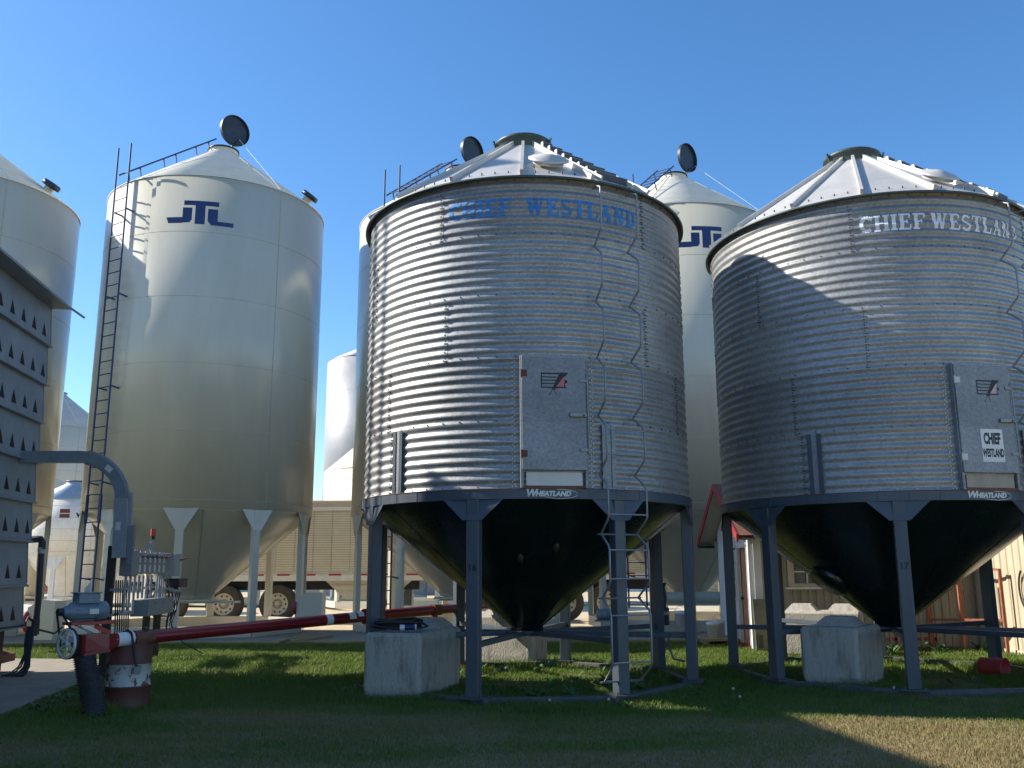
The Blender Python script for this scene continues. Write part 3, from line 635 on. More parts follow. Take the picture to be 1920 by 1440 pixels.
# ------------------------------------------------------------------ setting: ground sheets
def sheet(name, pts, z, m, thick=0.0):
    b = mb(m); b.add([(p[0], p[1], z) for p in pts], [tuple(range(len(pts)))])
    if thick: b.add([(p[0], p[1], z) for p in pts]+[(p[0], p[1], z-thick) for p in pts], [(i, (i+1) % len(pts), len(pts)+(i+1) % len(pts), len(pts)+i) for i in range(len(pts))])
    return struct(name, b)
sheet('ground', [(-1500, -800), (1500, -800), (1500, 2500), (-1500, 2500)], 0.06, 'gravel')
EDGE_Y = 21.25
LAWN = [(-30, -12), (30, -12), (30, 21.6), (5.4, 21.6), (5.3, EDGE_Y), (-30, EDGE_Y)]
sheet('lawn', LAWN, GZ, 'lawn')
sheet('gravel_pad', [(-30, EDGE_Y+.06), (5.2, EDGE_Y+.06), (5.2, 25.6), (-30, 25.6)], 0.165, 'pad_gravel', .12)
padp = [G(-400, 1420), G(0, 1344), G(98, 1306), G(150, 1284), G(180, 1256), G(194, 1240), G(50, 1238), G(-200, 1238)]
PADP = [(p.x, p.y) for p in padp]
sheet('concrete_pad', PADP, GZ+.035, 'pad', .06)
# far grass verge beyond the trailers
sheet('far_verge', [(-80, 52), (-2, 44), (20, 46), (90, 60), (90, 64), (20, 48.5), (-2, 46), (-80, 56)], 0.085, 'lawn')

# timber edging round the gravel
def plank(name, p0, p1, w, h, label, m='wood', group=None):
    b = mb(m); b.bar(p0, p1, w, h, bev=.008); return tag(b.build(name), label, 'timber', group)
ty = EDGE_Y
plank('timber_edging', (-11.5, ty, .125), (-5.25, ty, .125), .10, .14, 'long weathered timber edging the gravel under the left silo')
plank('timber_edging', (-4.95, ty+.02, .125), (-1.1, ty+.02, .125), .10, .14, 'weathered timber edging between the two diagonal planks and the bins')
plank('timber_edging', (-1.0, ty, .125), (5.2, ty, .125), .10, .14, 'weathered timber edging seen beneath the bin lettered in blue')
plank('loose_plank', (-5.25, ty+.05, .20), (-4.95, ty+1.75, .20), .14, .06, 'left one of two loose planks lying on the gravel edge', group=None)
plank('loose_plank', (-4.98, ty+.05, .20), (-4.45, ty+1.65, .20), .14, .06, 'right one of two loose planks lying on the gravel edge', group=None)

# ------------------------------------------------------------------ grass
def inside(poly, x, y):
    r = np.zeros(len(x), bool); n = len(poly)
    for i in range(n):
        x0, y0 = poly[i]; x1, y1 = poly[(i+1) % n]
        c = ((y0 > y) != (y1 > y)) & (x < (x1-x0)*(y-y0)/(y1-y0+1e-12)+x0); r ^= c
    return r
def grass(name, n, y0, y1, hmin, hmax, w, power=1.0):
    y = y0+(y1-y0)*rng.random(n)**power; x = (rng.random(n)*2-1)*(y*0.60+0.6)
    # keep the blade density roughly even per square metre
    k = rng.random(n) < (y*0.60+.6)/(y1*0.60+.6); x, y = x[k], y[k]
    k = inside(LAWN, x, y) & ~inside(PADP, x, y); x, y = x[k], y[k]
    ring = np.zeros(len(x), bool)
    for cx, cy in ((.207, 13.938), (5.835, 14.49)):
        d = np.hypot(x-cx, y-cy); ring |= (d < 2.9) & (d > 1.9)
        bare = (d < 1.5) & (np.sin(x*3.1+1)*np.cos(y*2.3) > 0.1); kk = ~bare | (rng.random(len(x)) < .25)
        x, y, ring = x[kk], y[kk], ring[kk]
    n = len(x)
    cl = 0.5+0.5*np.sin(x*2.1+np.sin(y*1.7)*2)*np.cos(y*2.7+np.sin(x*1.3)*2)
    h = (hmin+(hmax-hmin)*rng.random(n))*(0.7+0.6*cl)*np.where(ring, 1.6, 1.0)*np.where(y < 11, .8, 1)
    for ox, oy, orr in ((-4.72, 11.72, .62), (-1.45, 12.85, 1.15), (4.9, 13.6, 1.05), (-5.0, 11.1, .35)):
        h = np.where(np.hypot(x-ox, y-oy) < orr, h*1.7, h)              # unmown tufts round drum and blocks
    a = rng.random(n)*2*PI; lean = (rng.random(n)*.9+.15)*h; la = rng.random(n)*2*PI
    dx, dy = np.cos(a)*w/2, np.sin(a)*w/2; lx, ly = np.cos(la)*lean, np.sin(la)*lean
    V = np.empty((n, 5, 3), np.float32)
    V[:, 0] = np.stack([x-dx, y-dy, np.zeros(n)-.005], 1); V[:, 1] = np.stack([x+dx, y+dy, np.zeros(n)-.005], 1)
    V[:, 2] = np.stack([x+dx*.8+lx*.35, y+dy*.8+ly*.35, h*.6], 1); V[:, 3] = np.stack([x-dx*.8+lx*.35, y-dy*.8+ly*.35, h*.6], 1)
    V[:, 4] = np.stack([x+lx, y+ly, h], 1)
    me = bpy.data.meshes.new(name); me.vertices.add(n*5); me.vertices.foreach_set('co', V.ravel())
    o = np.arange(n, dtype=np.int32)*5
    idx = np.stack([o, o+1, o+2, o+3, o+3, o+2, o+4], 1).ravel()
    me.loops.add(n*7); me.loops.foreach_set('vertex_index', idx)
    st = np.stack([np.arange(n)*7, np.arange(n)*7+4], 1).ravel().astype(np.int32)
    me.polygons.add(n*2); me.polygons.foreach_set('loop_start', st)
    me.update(calc_edges=True); me.validate()
    tone = np.clip(rng.normal(.06, .12, n), 0, 1)+(rng.random(n) < .06)*.6
    at = me.attributes.new('tone', 'FLOAT', 'POINT'); at.data.foreach_set('value', np.repeat(tone, 5).astype(np.float32))
    me.materials.append(MT['blade']); ob = link(name, me, None, (0, 0, GZ)); ob['kind'] = 'stuff'; return ob
grass('grass', 260000, 7.2, 14.0, .026, .06, .008)
grass('grass', 280000, 14.0, 22.6, .04, .095, .012)
# taller weeds inside and beside the skid rings, dandelions
def weed(x, y, s, label, cat='weed', group='leafy weeds round the bins'):
    b = mb('weed')
    for k in range(random.randint(7, 11)):
        a = random.random()*2*PI; L = s*(.6+.6*random.random()); w = s*.14; d = Vector((math.cos(a), math.sin(a), 0)); q = Vector((-d.y, d.x, 0))*w; e = .5+.7*random.random()
        p = [Vector((0, 0, 0)), d*L*.4+Vector((0, 0, L*e*.5)), d*L*.8+Vector((0, 0, L*e*.75)), d*L*1.1+Vector((0, 0, L*e*.62))]
        vs = [p[0]-q*.3, p[0]+q*.3, p[1]-q, p[1]+q, p[2]-q*.9, p[2]+q*.9, p[3]]
        b.add(vs, [(0, 1, 3, 2), (2, 3, 5, 4), (4, 5, 6)])
    return tag(b.build('weed', loc=(x, y, GZ-.005)), label, cat, group)
wl = {'a': 'leafy weed growing inside the skid ring under the bin numbered 16', 'b': 'leafy weed along the outside of the skid of the bin numbered 16',
      'c': 'leafy weed in front of the shed wall beside the rusty rack', 'd': 'leafy weed beside the concrete pad near the corrugated hose', 'e': 'leafy weed in the deep shade beneath the bin lettered in white'}
for i in range(42):
    a = random.random()*360; r = 2.1*math.sqrt(random.random()); q = pol(r, a, 0); weed(.207+q.x, 13.938+q.y, .10+.10*random.random(), wl['a'], group='weeds under bin 16')
for i in range(24):
    q = pol(2.62+.15*random.random(), -70+150*random.random(), 0); weed(.207+q.x, 13.938+q.y, .07+.06*random.random(), wl['b'], group='weeds outside the skid of bin 16')
for i in range(16):
    a = random.random()*360; r = 2.1*math.sqrt(random.random()); q = pol(r, a, 0); weed(5.835+q.x, 14.49+q.y, .08+.08*random.random(), wl['e'], group='weeds under bin 17')
for i in range(26): weed(5.2+4*random.random(), 18.2+1.0*random.random(), .12+.14*random.random(), wl['c'], group='weeds in front of the shed')
for i in range(26):
    t_ = random.random(); p = G(40+150*t_, 1335-70*t_); weed(p.x+.25*random.random()+.1, p.y-.25*random.random(), .07+.05*random.random(), wl['d'], group='weeds by the concrete pad')
for (px, py, hh) in ((1142, 1338, .20), (1376, 1312, .18), (1388, 1318, .12), (1678, 1306, .16), (1031, 1330, .15)):
    p = G(px, py+8); b = mb('weed'); b.tube([(0, 0, 0), (.01, 0, hh*.5), (.0, .01, hh)], .003, 5); st = thing('dandelion', (p.x, p.y, GZ), 'dandelion gone to seed on a thin stalk in the lawn by the bins', 'dandelion', 'dandelions in the lawn')
    b.build('stalk', parent=st); b = mb('dandelion'); b.lathe([(0, hh-.018), (.012, hh-.014), (.019, hh), (.012, hh+.014), (0, hh+.018)], 10); b.build('seed_head', parent=st)

# ------------------------------------------------------------------ grain dryer at the left edge
def dryer():
    y1 = 15.8; p1 = P(68, 865, y1); x1 = p1.x; fx = .141                     # face runs from (x1,y1) towards the camera
    dirv = Vector((fx, -1, 0)).normalized(); out = Vector((1, fx, 0)).normalized()
    t = thing('grain_dryer', (x1, y1, 0), 'tall grey louvred grain dryer cut off by the left edge of the photo', 'grain dryer')
    zt = [P(98, 577, y1).z, P(93, 648, y1).z, P(88, 720, y1).z, P(82, 791, y1).z, P(70, 866, y1).z, P(62, 940, y1).z, P(53, 1012, y1).z, P(45, 1095, y1).z, P(38, 1172, y1).z]
    L = 15.5
    def Q(s_, o, z): v = dirv*s_+out*o; return (v.x, v.y, z)
    for i in range(8):
        b = mb('dryer'); za, zb_ = zt[i], zt[i+1]; o = .0
        v = [Q(0, 0, za), Q(L, 0, za), Q(L, .05, zb_), Q(0, .05, zb_)]
        b.add(v, [(0, 1, 2, 3)]); b.add([Q(0, .05, zb_), Q(L, .05, zb_), Q(L, .09, zb_-.02), Q(0, .09, zb_-.02), Q(L, .09, zb_-.045), Q(0, .09, zb_-.045), Q(L, 0, zb_-.045), Q(0, 0, zb_-.045)], [(0, 1, 2, 3), (3, 2, 4, 5), (5, 4, 6, 7)])
        for k in range(6): b.bar(Q(.02+k*2.6, .004, za-.02), Q(.02+k*2.6, .052, zb_+.02), .03, .01, up=out)
        pn = b.build('louvre_panel', parent=t)
        n = 30; off = [.35, .22, .40, .28, .32, .20, .38, .45][i]; rest = mb('dryer_dark')
        for k in range(n):
            s0 = off+k*.47
            if s0 > L-.4: break
            zc = zb_+.10; f = lambda z: .05*(za-z)/(za-zb_)
            h0, h1 = zc, zc+.23; tri = [Q(s0-.10, f(h0)+.004, h0), Q(s0+.10, f(h0)+.004, h0), Q(s0, f(h1)+.004, h1)]
            if s0 < 4.2: mb('dryer_dark').prism(tri, out*-.03).build('triangular_vent', parent=pn)
            else: rest.prism(tri, out*-.03)
        rest.build('triangular_vent', parent=pn)['kind'] = 'stuff'
        # bright folded hood over each vent
    b = mb('dryer'); zb0 = zt[8]
    b.add([Q(0, -.001, zt[0]), Q(0, -3.2, zt[0]), Q(0, -3.2, zb0), Q(0, -.001, zb0)], [(0, 1, 2, 3)]); b.add([Q(L, -.001, zt[0]), Q(L, -3.2, zt[0]), Q(L, -3.2, zb0), Q(L, -.001, zb0)], [(3, 2, 1, 0)])
    b.add([Q(0, -3.2, zt[0]), Q(L, -3.2, zt[0]), Q(L, -3.2, zb0), Q(0, -3.2, zb0)], [(0, 1, 2, 3)]); b.add([Q(0, -.0, zb0), Q(L, -.0, zb0), Q(L, -3.2, zb0), Q(0, -3.2, zb0)], [(0, 1, 2, 3)])
    b.build('body', parent=t)
    b = mb('dryer'); z = zt[0]
    b.add([Q(-.02, .33, z+.02), Q(L, .33, z+.02), Q(L, -1.6, z+.62), Q(-.02, -1.6, z+.62), Q(L, -3.4, z+.02), Q(-.02, -3.4, z+.02), Q(-.02, .33, z-.02), Q(L, .33, z-.02), Q(-.02, -3.4, z-.02), Q(L, -3.4, z-.02)],
          [(0, 1, 2, 3), (3, 2, 4, 5), (0, 6, 7, 1), (6, 8, 9, 7), (0, 3, 5, 8, 6)])
    b.bar(Q(-.02, .33, z), Q(-.62, .37, z-.0), .03, .03)
    b.build('roof', parent=t)
    b = mb('dryer'); b.box(Vector(Q(9.0, -2.3, z+1.2)), (13.4, 2.2, 2.2), Matrix.Rotation(math.atan2(dirv.y, dirv.x), 3, 'Z')); b.build('shade_box', parent=t)  # unseen box added above the roof to lengthen the foreground shade
    b = mb('rust'); b.add([Q(0, -.02, zb0-.01), Q(L, -.02, zb0-.01), Q(L, -.02, zb0-.06), Q(0, -.02, zb0-.06)], [(3, 2, 1, 0)])
    b.prism([Q(.05, -1.1, zb0-.1), Q(.05, .0, .42), Q(.05, .0, .30), Q(.05, -1.3, .34)], Vector(Q(8, 0, 0))); b.build('discharge_hopper', parent=t)
    for s_ in (.25, 3.2, 6.2, 9.2, 12.2, 15.2):
        for o in (-.25, -3.0): mb('brown_post').bar(Q(s_, o, 0), Q(s_, o, zb0-.02), .16, .16).build('leg', parent=t)
    b = mb('black'); b.tube([Q(.3, .06, zb0-.02), Q(.10, .09, zb0-.0), Q(.02, .09, zb0+.0), Q(.0, .12, 1.0), Q(-.15, .25, .78), Q(-.35, .45, .70), Q(-.5, .52, .8)], .02, 8); b.tube([Q(3, .06, zb0-.03), Q(1.5, .08, zb0+.01), Q(.1, .07, zb0-.01)], .018, 6); b.build('cable', parent=t)
    return t
dryer()
# black drain pipe standing between dryer and silo
b = mb('rubber'); Y = 15.9; pts = [P(50, 1012, Y), P(68, 1011, Y), P(76, 1011, Y), P(79, 1017, Y), P(78, 1030, Y)]; b.tube(pts, .06, 12)
b.tube([P(77, 1030, Y), P(74, 1080, Y), P(71, 1130, Y), P(67, 1165, Y), P(63, 1192, Y)], .055, 12); b.tube([P(66, 1160, Y), P(64, 1190, Y)], .075, 12)
pp = tag(b.build('drain_pipe'), 'black pipe with an elbow at the top standing beside the dryer', 'pipe')
mb('grey_light').tube([P(77.5, 1026, Y), P(76.8, 1038, Y)], .062, 12).build('pipe_collar', parent=pp)
b = mb('rubber')
for k in range(8):
    dx = random.uniform(-7, 7); b.tube([P(58+dx, 1175, 15.3), P(55+dx*1.4, 1200, 15.2), P(52+dx, 1225, 15.1), P(46+dx*2, 1250, 15.0), P(34+dx*3, 1264, 14.9), P(24+dx*4, 1268, 14.8)], .011+.009*random.random(), 6)
tag(b.build('cable_bundle'), 'bundle of dark cables hanging down to the pad beside the dryer', 'cables')

# unseen off-frame mast, added to throw the soft stripes on the nearer bin
t = thing('stripe_shadow_mast', (-12.5, 14.9, 0), 'tall unseen mast added out of frame to stripe the nearer bin with shadow', 'shadow caster')
for dy, r_ in ((0, .10), (.42, .12), (-.36, .06)): mb('galv_roof').bar((0, dy, 0), (0, dy, 15.5), r_*1.4, r_*1.4).build('shadow_bar', parent=t)
b = mb('galv_roof')
for i in range(12): z = 2+i*1.1; b.bar((0, -.36, z), (0, .42, z+1.0), .05, .05)
b.build('shadow_bracing', parent=t); mb('galv_roof').box((0, .1, 15.8), (.6, 1.2, .8), bev=.05).build('mast_top', parent=t)

# ------------------------------------------------------------------ curved grey duct
Y = 15.1
b = mb('grey'); cl = [P(40, 857, Y), P(100, 857, Y), P(152, 857, Y)]
cx_, cy_ = 152, 935; 
for k in range(1, 13): a = R_(90-90*k/12); q = 78; cl.append(P(cx_+q*math.cos(a)*1.0, cy_-q*math.sin(a), Y))
cl.append(P(229, 985, Y)); cl.append(P(226, 1046, Y))
for p in cl: p.y = Y
def ribbon(cl, w, d, m, name, parent):
    b = mb(m); vs = []
    for i, p in enumerate(cl):
        tq = (cl[min(i+1, len(cl)-1)]-cl[max(i-1, 0)]).normalized(); n = Vector((0, 1, 0)).cross(tq).normalized()
        for sx, sy in ((-1, -1), (1, -1), (1, 1), (-1, 1)): vs.append(p+n*(w/2*sx)+Vector((0, d/2*sy, 0)))
    n_ = len(cl); b.add(vs, [(i*4+k, i*4+(k+1) % 4, (i+1)*4+(k+1) % 4, (i+1)*4+k) for i in range(n_-1) for k in range(4)]+[(3, 2, 1, 0), tuple(range(n_*4-4, n_*4))]); return b.build(name, parent=parent)
t = thing('curved_duct', (cl[-1].x, Y, 0), 'grey rectangular duct bending from the dryer down behind the electrical cabinets', 'duct')
off = Vector(t.location); cl = [p-off for p in cl]
ribbon(cl[:15], .19, .16, 'grey', 'curved_section', t); ribbon(cl[14:], .215, .19, 'grey_light', 'riser', t)
ribbon([p+Vector((0, 0, 0)) for p in cl[3:15]], .235, .03, 'grey_light', 'flange', t)
b = mb('grey_light'); b.bar(cl[14]+Vector((.135, 0, .1)), cl[-1]+Vector((.13, 0, 0)), .05, .05); b.use('grey'); b.bar(cl[-2]+Vector((.17, .0, .0)), cl[-1]+Vector((.16, 0, -.1)), .09, .08); b.build('conduit', parent=t)
b = mb('decal'); c = P(208, 880, Y)-off; b.box((c.x, -.086, c.z), (.12, .006, .09), Matrix.Rotation(R_(40), 3, 'Y')); c = P(226, 987, Y)-off; b.box((c.x, -.10, c.z), (.08, .006, .13)); b.build('warning_label', parent=t)


# ------------------------------------------------------------------ electrical rack
p0 = Vector((-6.56, 15.15, .1)); p1 = Vector((-6.93, 18.3, .1)); L = (p1-p0).length; ang = math.atan2(p1.y-p0.y, p1.x-p0.x)
t = thing('electrical_rack', p0, 'row of grey breaker cabinets with conduits on brown posts behind the red auger', 'electrical rack', rz=ang)
# local: +x along the rack (away from camera), -y towards the viewer's side
for x in (0, L*.98): mb('brown_post').bar((x, 0, 0), (x, 0, 2.05 if x == 0 else 1.5), .13, .11).build('post', parent=t)
mb('brown_post').bar((L*.8, .05, 0), (L*.8, .05, 1.5), .11, .11).build('post', parent=t)
for z in (1.9, 1.35, .95): mb('grey').bar((-.1, -.06, z), (L+.05, -.06, z), .05, .04).build('rail', parent=t)
def cab(x0, x1, z0, z1, d, m='grey', nm='cabinet', y=-.09):
    c = mb(m).box(((x0+x1)/2, y-d/2, (z0+z1)/2), (x1-x0, d, z1-z0), bev=.008).build(nm, parent=t); return c
cab(.12, .5, 1.57, 1.98, .20)
for i in range(6):
    x = .56+i*.32; c = cab(x, x+.25, 1.60, 1.955, .17)
    b = mb('grey_light'); b.cyl((x+.125, -.20, 1.93), (x+.125, -.20, 2.0), .045, 10); b.build('conduit_hub', parent=c); mb('decal').box((x+.125, -.262, 1.69), (.10, .004, .13)).build('nameplate', parent=c); mb('decal').box((x+.125, -.262, 1.84), (.08, .004, .09)).build('nameplate', parent=c)
    b = mb('black' if i in (1, 2) else 'hinge'); b.bar((x+.18, -.27, 1.88), (x+.30, -.33, 1.92), .03, .02); b.build('switch_handle', parent=c)
cab(2.52, 2.78, 1.55, 1.98, .22); c = cab(2.84, 3.2, 1.55, 1.98, .26, 'grey_light'); mb('hinge').bar((3.12, -.36, 1.86), (3.3, -.44, 1.9), .03, .025).build('switch_handle', parent=c)
b = mb('grey_light')
for i in range(7): x = .22+i*.26; b.tube([(x, -.18, 1.57), (x, -.18, 1.18 if i > 2 else .96)], .022, 8); 
for i in range(5): x = 2.2+i*.16; b.tube([(x, -.18, 1.57), (x, -.18, 1.14)], .02, 8)
for (x, z) in ((2.55, 1.33), (2.85, 1.33)): b.cyl((x, -.22, z), (x+.5, -.34, z-.08), .03, 8)
for i in range(10): b.box((.22+i*.22, -.165, 1.40), (.08, .02, .02))
b.box((.35, -.19, .97), (.6, .07, .05)); b.build('conduit', parent=t)
c = cab(.95, 2.7, .88, 1.16, .30, 'grey', 'junction_box'); b = mb('black')
for x in (1.35, 1.9, 2.45): b.cyl((x, -.39, 1.09), (x, -.395, 1.09), .015, 8)
b.build('screw', parent=c)
b = mb('grey_light'); b.cyl((1.9, -.1, 1.98), (1.9, -.1, 2.18), .02, 8); b.box((1.75, -.1, 2.09), (.12, .09, .12)); b.box((1.98, -.1, 2.14), (.07, .05, .16)); ms = b.build('beacon_mount', parent=t)
b = mb('red_bright'); b.cyl((2.0, -.1, 2.29), (2.0, -.1, 2.42), .05, 12); b.use('black').cyl((2.0, -.1, 2.22), (2.0, -.1, 2.29), .035, 10); b.build('beacon', parent=ms)
b = mb('black')
for k in range(11):
    x = 2.6+random.uniform(-.1, .9); xe = 2.9+random.uniform(-.5, .5); b.tube([(x, -.2, 1.5), (x+random.uniform(-.2, .3), -.3, 1.2), ((x+xe)/2, -.3, .95+random.uniform(-.1, .1)), (xe, -.25, .75+random.uniform(-.3, .1))], .011, 5)
b.build('loose_cable', parent=t); b = mb('black')
for k in range(7):
    x = .15+.12*k; b.tube([(x, -.05, 1.5), (x-.1, -.1, 1.1), (x+.05, -.08, .7), (x+.3, 0, .35), (x+.2, .1, .03)], .012, 5)
b.build('loose_cable', parent=t)
mb('black').tube([(3.0, -.2, 1.2), (3.05, -.3, .6), (3.1, -.5, .3), (3.4, -.9, .02)], .012, 5).build('trailing_cable', parent=t)
mb('black').box((3.35, -.25, 1.42), (.7, .3, .17), bev=.02).build('motor_cover', parent=t)

# ------------------------------------------------------------------ auger, motor, pulley, hose, drum
A0 = P(150, 1206, 11.0); A1 = P(906, 1135, 16.6); ad = (A1-A0).normalized(); aL = (A1-A0).length
t = thing('grain_auger', A0, 'long dark red tube auger running from the drum under the nearer bin', 'auger')
sdv = Vector((0, 0, 1)).cross(ad).normalized(); upv = ad.cross(sdv)
def AU(s_, o=0, u=0): return ad*s_+sdv*o+upv*u
b = mb('red'); b.tube([AU(.40), AU(aL+.5)], .080, 32)
for s_, r_ in ((4.42, .115), (4.47, .115), (aL-1.2, .09)): b.cyl(AU(s_-.02), AU(s_+.02), r_, 28)
b.build('tube', parent=t)
b = mb('red'); 
v = [AU(-.02, -.12, -.115), AU(-.02, .12, -.115), AU(-.02, .12, .10), AU(-.02, -.12, .10), AU(.30, -.11, -.105), AU(.30, .11, -.105), AU(.30, .10, .09), AU(.30, -.10, .09), AU(.43, -.07, -.07), AU(.43, .07, -.07), AU(.43, .07, .07), AU(.43, -.07, .07)]
b.add(v, [(3, 2, 1, 0), (0, 1, 5, 4), (1, 2, 6, 5), (2, 3, 7, 6), (3, 0, 4, 7), (4, 5, 9, 8), (5, 6, 10, 9), (6, 7, 11, 10), (7, 4, 8, 11)])
b.bar(AU(-.02, -.13, -.12), AU(.30, -.13, -.105), .02, .03); b.bar(AU(-.02, -.135, .10), AU(-.02, -.135, -.12), .03, .03); b.build('intake_box', parent=t)
b = mb('rust'); b.tube([AU(.66), AU(.90)], .090, 24); b.use('bolt').cyl(AU(.80, -.03, .07), AU(.80, -.04, .12), .03, 10); b.build('clamp', parent=t)
b = mb('white')
for s0, s1 in ((.86, 1.15), (4.05, 4.16), (4.32, 4.40)):
    pass
def sticker(s0, s1, a0=-60, a1=110, m='white', nm='sticker', r=.0815):
    b = mb(m); n = 10
    for i in range(n):
        q = [R_(a0+(a1-a0)*(i+j)/n) for j in (0, 1)]
        b.add([AU(s0, -r*math.cos(q[0]), r*math.sin(q[0])), AU(s1, -r*math.cos(q[0]), r*math.sin(q[0])), AU(s1, -r*math.cos(q[1]), r*math.sin(q[1])), AU(s0, -r*math.cos(q[1]), r*math.sin(q[1]))], [(0, 1, 2, 3)], True)
    return b.build(nm, parent=t)
sticker(3.62, 3.74); sticker(4.05, 4.18, -10, 80); sticker(4.22, 4.34, 10, 100)
sticker(.44, .64, -75, 100, r=.0825)
b = mb('black'); b.tube([AU(.60, -.095, -.03), AU(.59, -.07, .07), AU(.58, .0, .10), AU(.58, .08, .07)], .014, 6); b.tube([AU(.60, -.095, -.03), AU(.62, -.11, -.2), AU(.64, -.13, -.33)], .015, 6); b.use('grey_light').box(AU(.65, -.135, -.37), (.06, .05, .09)); b.build('strap', parent=t)
# support legs under the far end
for o in (-.45, .45): mb('red').bar(AU(aL-1.25, 0, -.08), Vector((AU(aL-1.25).x+o*.75+.2, AU(aL-1.25).y+o*.5, -A0.z+.02)), .06, .06).build('support_leg', parent=t)
mb('rust').tube([AU(aL-1.3), AU(aL-1.12)], .094, 20).build('clamp', parent=t)
# motor and mount
mz = P(165, 1146, 11.15)-A0; ax = (ad*1.0+Vector((0, 0, 0))); ax.z = 0; ax.normalize()
m0 = mz-ax*.20; m1 = mz+ax*.20
b = mb('motor'); b.tube([m0-ax*.10, m0-ax*.05, m0, m0+ax*.01, m1-ax*.12, m1-ax*.115, m1, m1+ax*.03], .13, 28, True, [.05, .075, .108, .106, .106, .115, .115, .08])
for k in range(14): a = 2*PI*k/14; u = Vector((0, 0, 1))*math.cos(a)+sdv*math.sin(a); b.bar(m0+u*.107+ax*.02, m1+u*.107-ax*.14, .008, .02, up=u)
mo = b.build('motor', parent=t)
b = mb('motor'); b.box(mz+Vector((0, 0, .15))-ax*.03, (.26, .17, .12), Matrix.Rotation(math.atan2(ax.y, ax.x), 3, 'Z'), .01); b.box(mz+Vector((0, 0, .215))-ax*.03, (.30, .19, .012), Matrix.Rotation(math.atan2(ax.y, ax.x), 3, 'Z')); b.build('terminal_box', parent=mo)
b = mb('decal'); b.box(mz-sdv*.110+ax*.02, (.11, .01, .06), Matrix.Rotation(math.atan2(ax.y, ax.x), 3, 'Z')); b.build('nameplate', parent=mo)
b = mb('red_bright'); b.box(mz+Vector((0, 0, -.135))+ax*.02, (.52, .24, .035), Matrix.Rotation(math.atan2(ax.y, ax.x), 3, 'Z'), .005)
b.bar(mz+Vector((0, 0, -.17))+ax*.1, AU(.36, 0, .08), .07, .05); b.use('grey_light'); b.cyl(mz+Vector((0, 0, -.16))-ax*.12-sdv*.08, AU(.22, -.08, -.02), .010, 6); b.cyl(mz+Vector((0, 0, -.16))-ax*.1+sdv*.08, AU(.22, .08, .08), .010, 6); b.build('motor_mount', parent=t)
# spoked pulley wheel
wc = P(125, 1207, 10.85)-A0; wn_ = Vector((.44, .90, .04)); wn_ = Vector((.50, .86, 0)).normalized(); wx = Vector((0, 0, 1)).cross(wn_).normalized(); WM = Matrix((wx, Vector((0, 0, 1)), wn_)).transposed(); WM = Matrix((wx, wn_.cross(wx), wn_)).transposed()
b = mb('alu'); RW = .172; b.lathe([(RW-.022, -.018), (RW, -.018), (RW, .018), (RW-.022, .018), (RW-.022, -.018)], 48, wc, True, WM)
for k in range(6):
    a = PI/6+k*PI/3; u = WM @ Vector((math.cos(a), math.sin(a), 0)); b.bar(wc+u*.02, wc+u*(RW-.015), .022, .016, up=wn_)
b.cyl(wc-wn_*.03, wc+wn_*.03, .032, 16); b.use('bolt').cyl(wc-wn_*.035, wc+wn_*.1, .014, 10); b.build('pulley_wheel', parent=t)
b = mb('rubber'); mp = m0-ax*.14; b.cyl(mp-ax*.02, mp+ax*.025, .045, 20)
q2 = wc+wn_*.028; mp2 = mp
for sgn in (-1, 1): b.bar(mp2+wx*sgn*.045, q2+wx*sgn*(RW-.005)+Vector((0, 0, .02)), .012, .028, up=wx)
b.lathe([(RW+.006, .005), (RW+.006, .035), (RW-.012, .035)], 40, wc, True, WM); b.build('drive_belt', parent=t)
# hose
hp0 = P(158, 1222, 11.05); hp1 = P(180, 1338, 11.05); b = mb('hose'); n = 34; pts = []; rr = []
for i in range(n*6+1):
    q = i/(n*6); x = hp0.x+(hp1.x-hp0.x)*(q+.12*math.sin(q*PI*1.0)*q*1.5-.14*math.sin(q*PI)*(1-q)); z = hp0.z*(1-q)+.005; pts.append(Vector((x, hp0.y+.02*math.sin(q*4), z))); rr.append(.122+.011*math.cos(2*PI*q*n)+.01*q)
b.tube(pts, .12, 28, True, rr); tag(b.build('corrugated_hose'), 'dark grey corrugated hose hanging from the auger intake to the grass', 'hose')
# drum
dp = G(236, 1333); dc = Vector((dp.x*(dp.y+.24)/dp.y, dp.y+.24, GZ)); b = mb('drum'); rD, hD = .262, .80
b.lathe([(0, .02), (rD-.015, .02), (rD-.015, 0), (rD, 0), (rD, .015), (rD-.006, .03), (rD-.006, .25), (rD+.008, .262), (rD+.008, .272), (rD-.006, .285), (rD-.006, .52), (rD+.008, .532), (rD+.008, .542), (rD-.006, .555), (rD-.006, hD-.03), (rD, hD-.015), (rD, hD), (rD-.015, hD), (rD-.015, hD-.02), (0, hD-.02)], 56)
tag(b.build('steel_drum', loc=dc), 'rusty steel drum with a flaking white band holding up the red auger', 'drum')

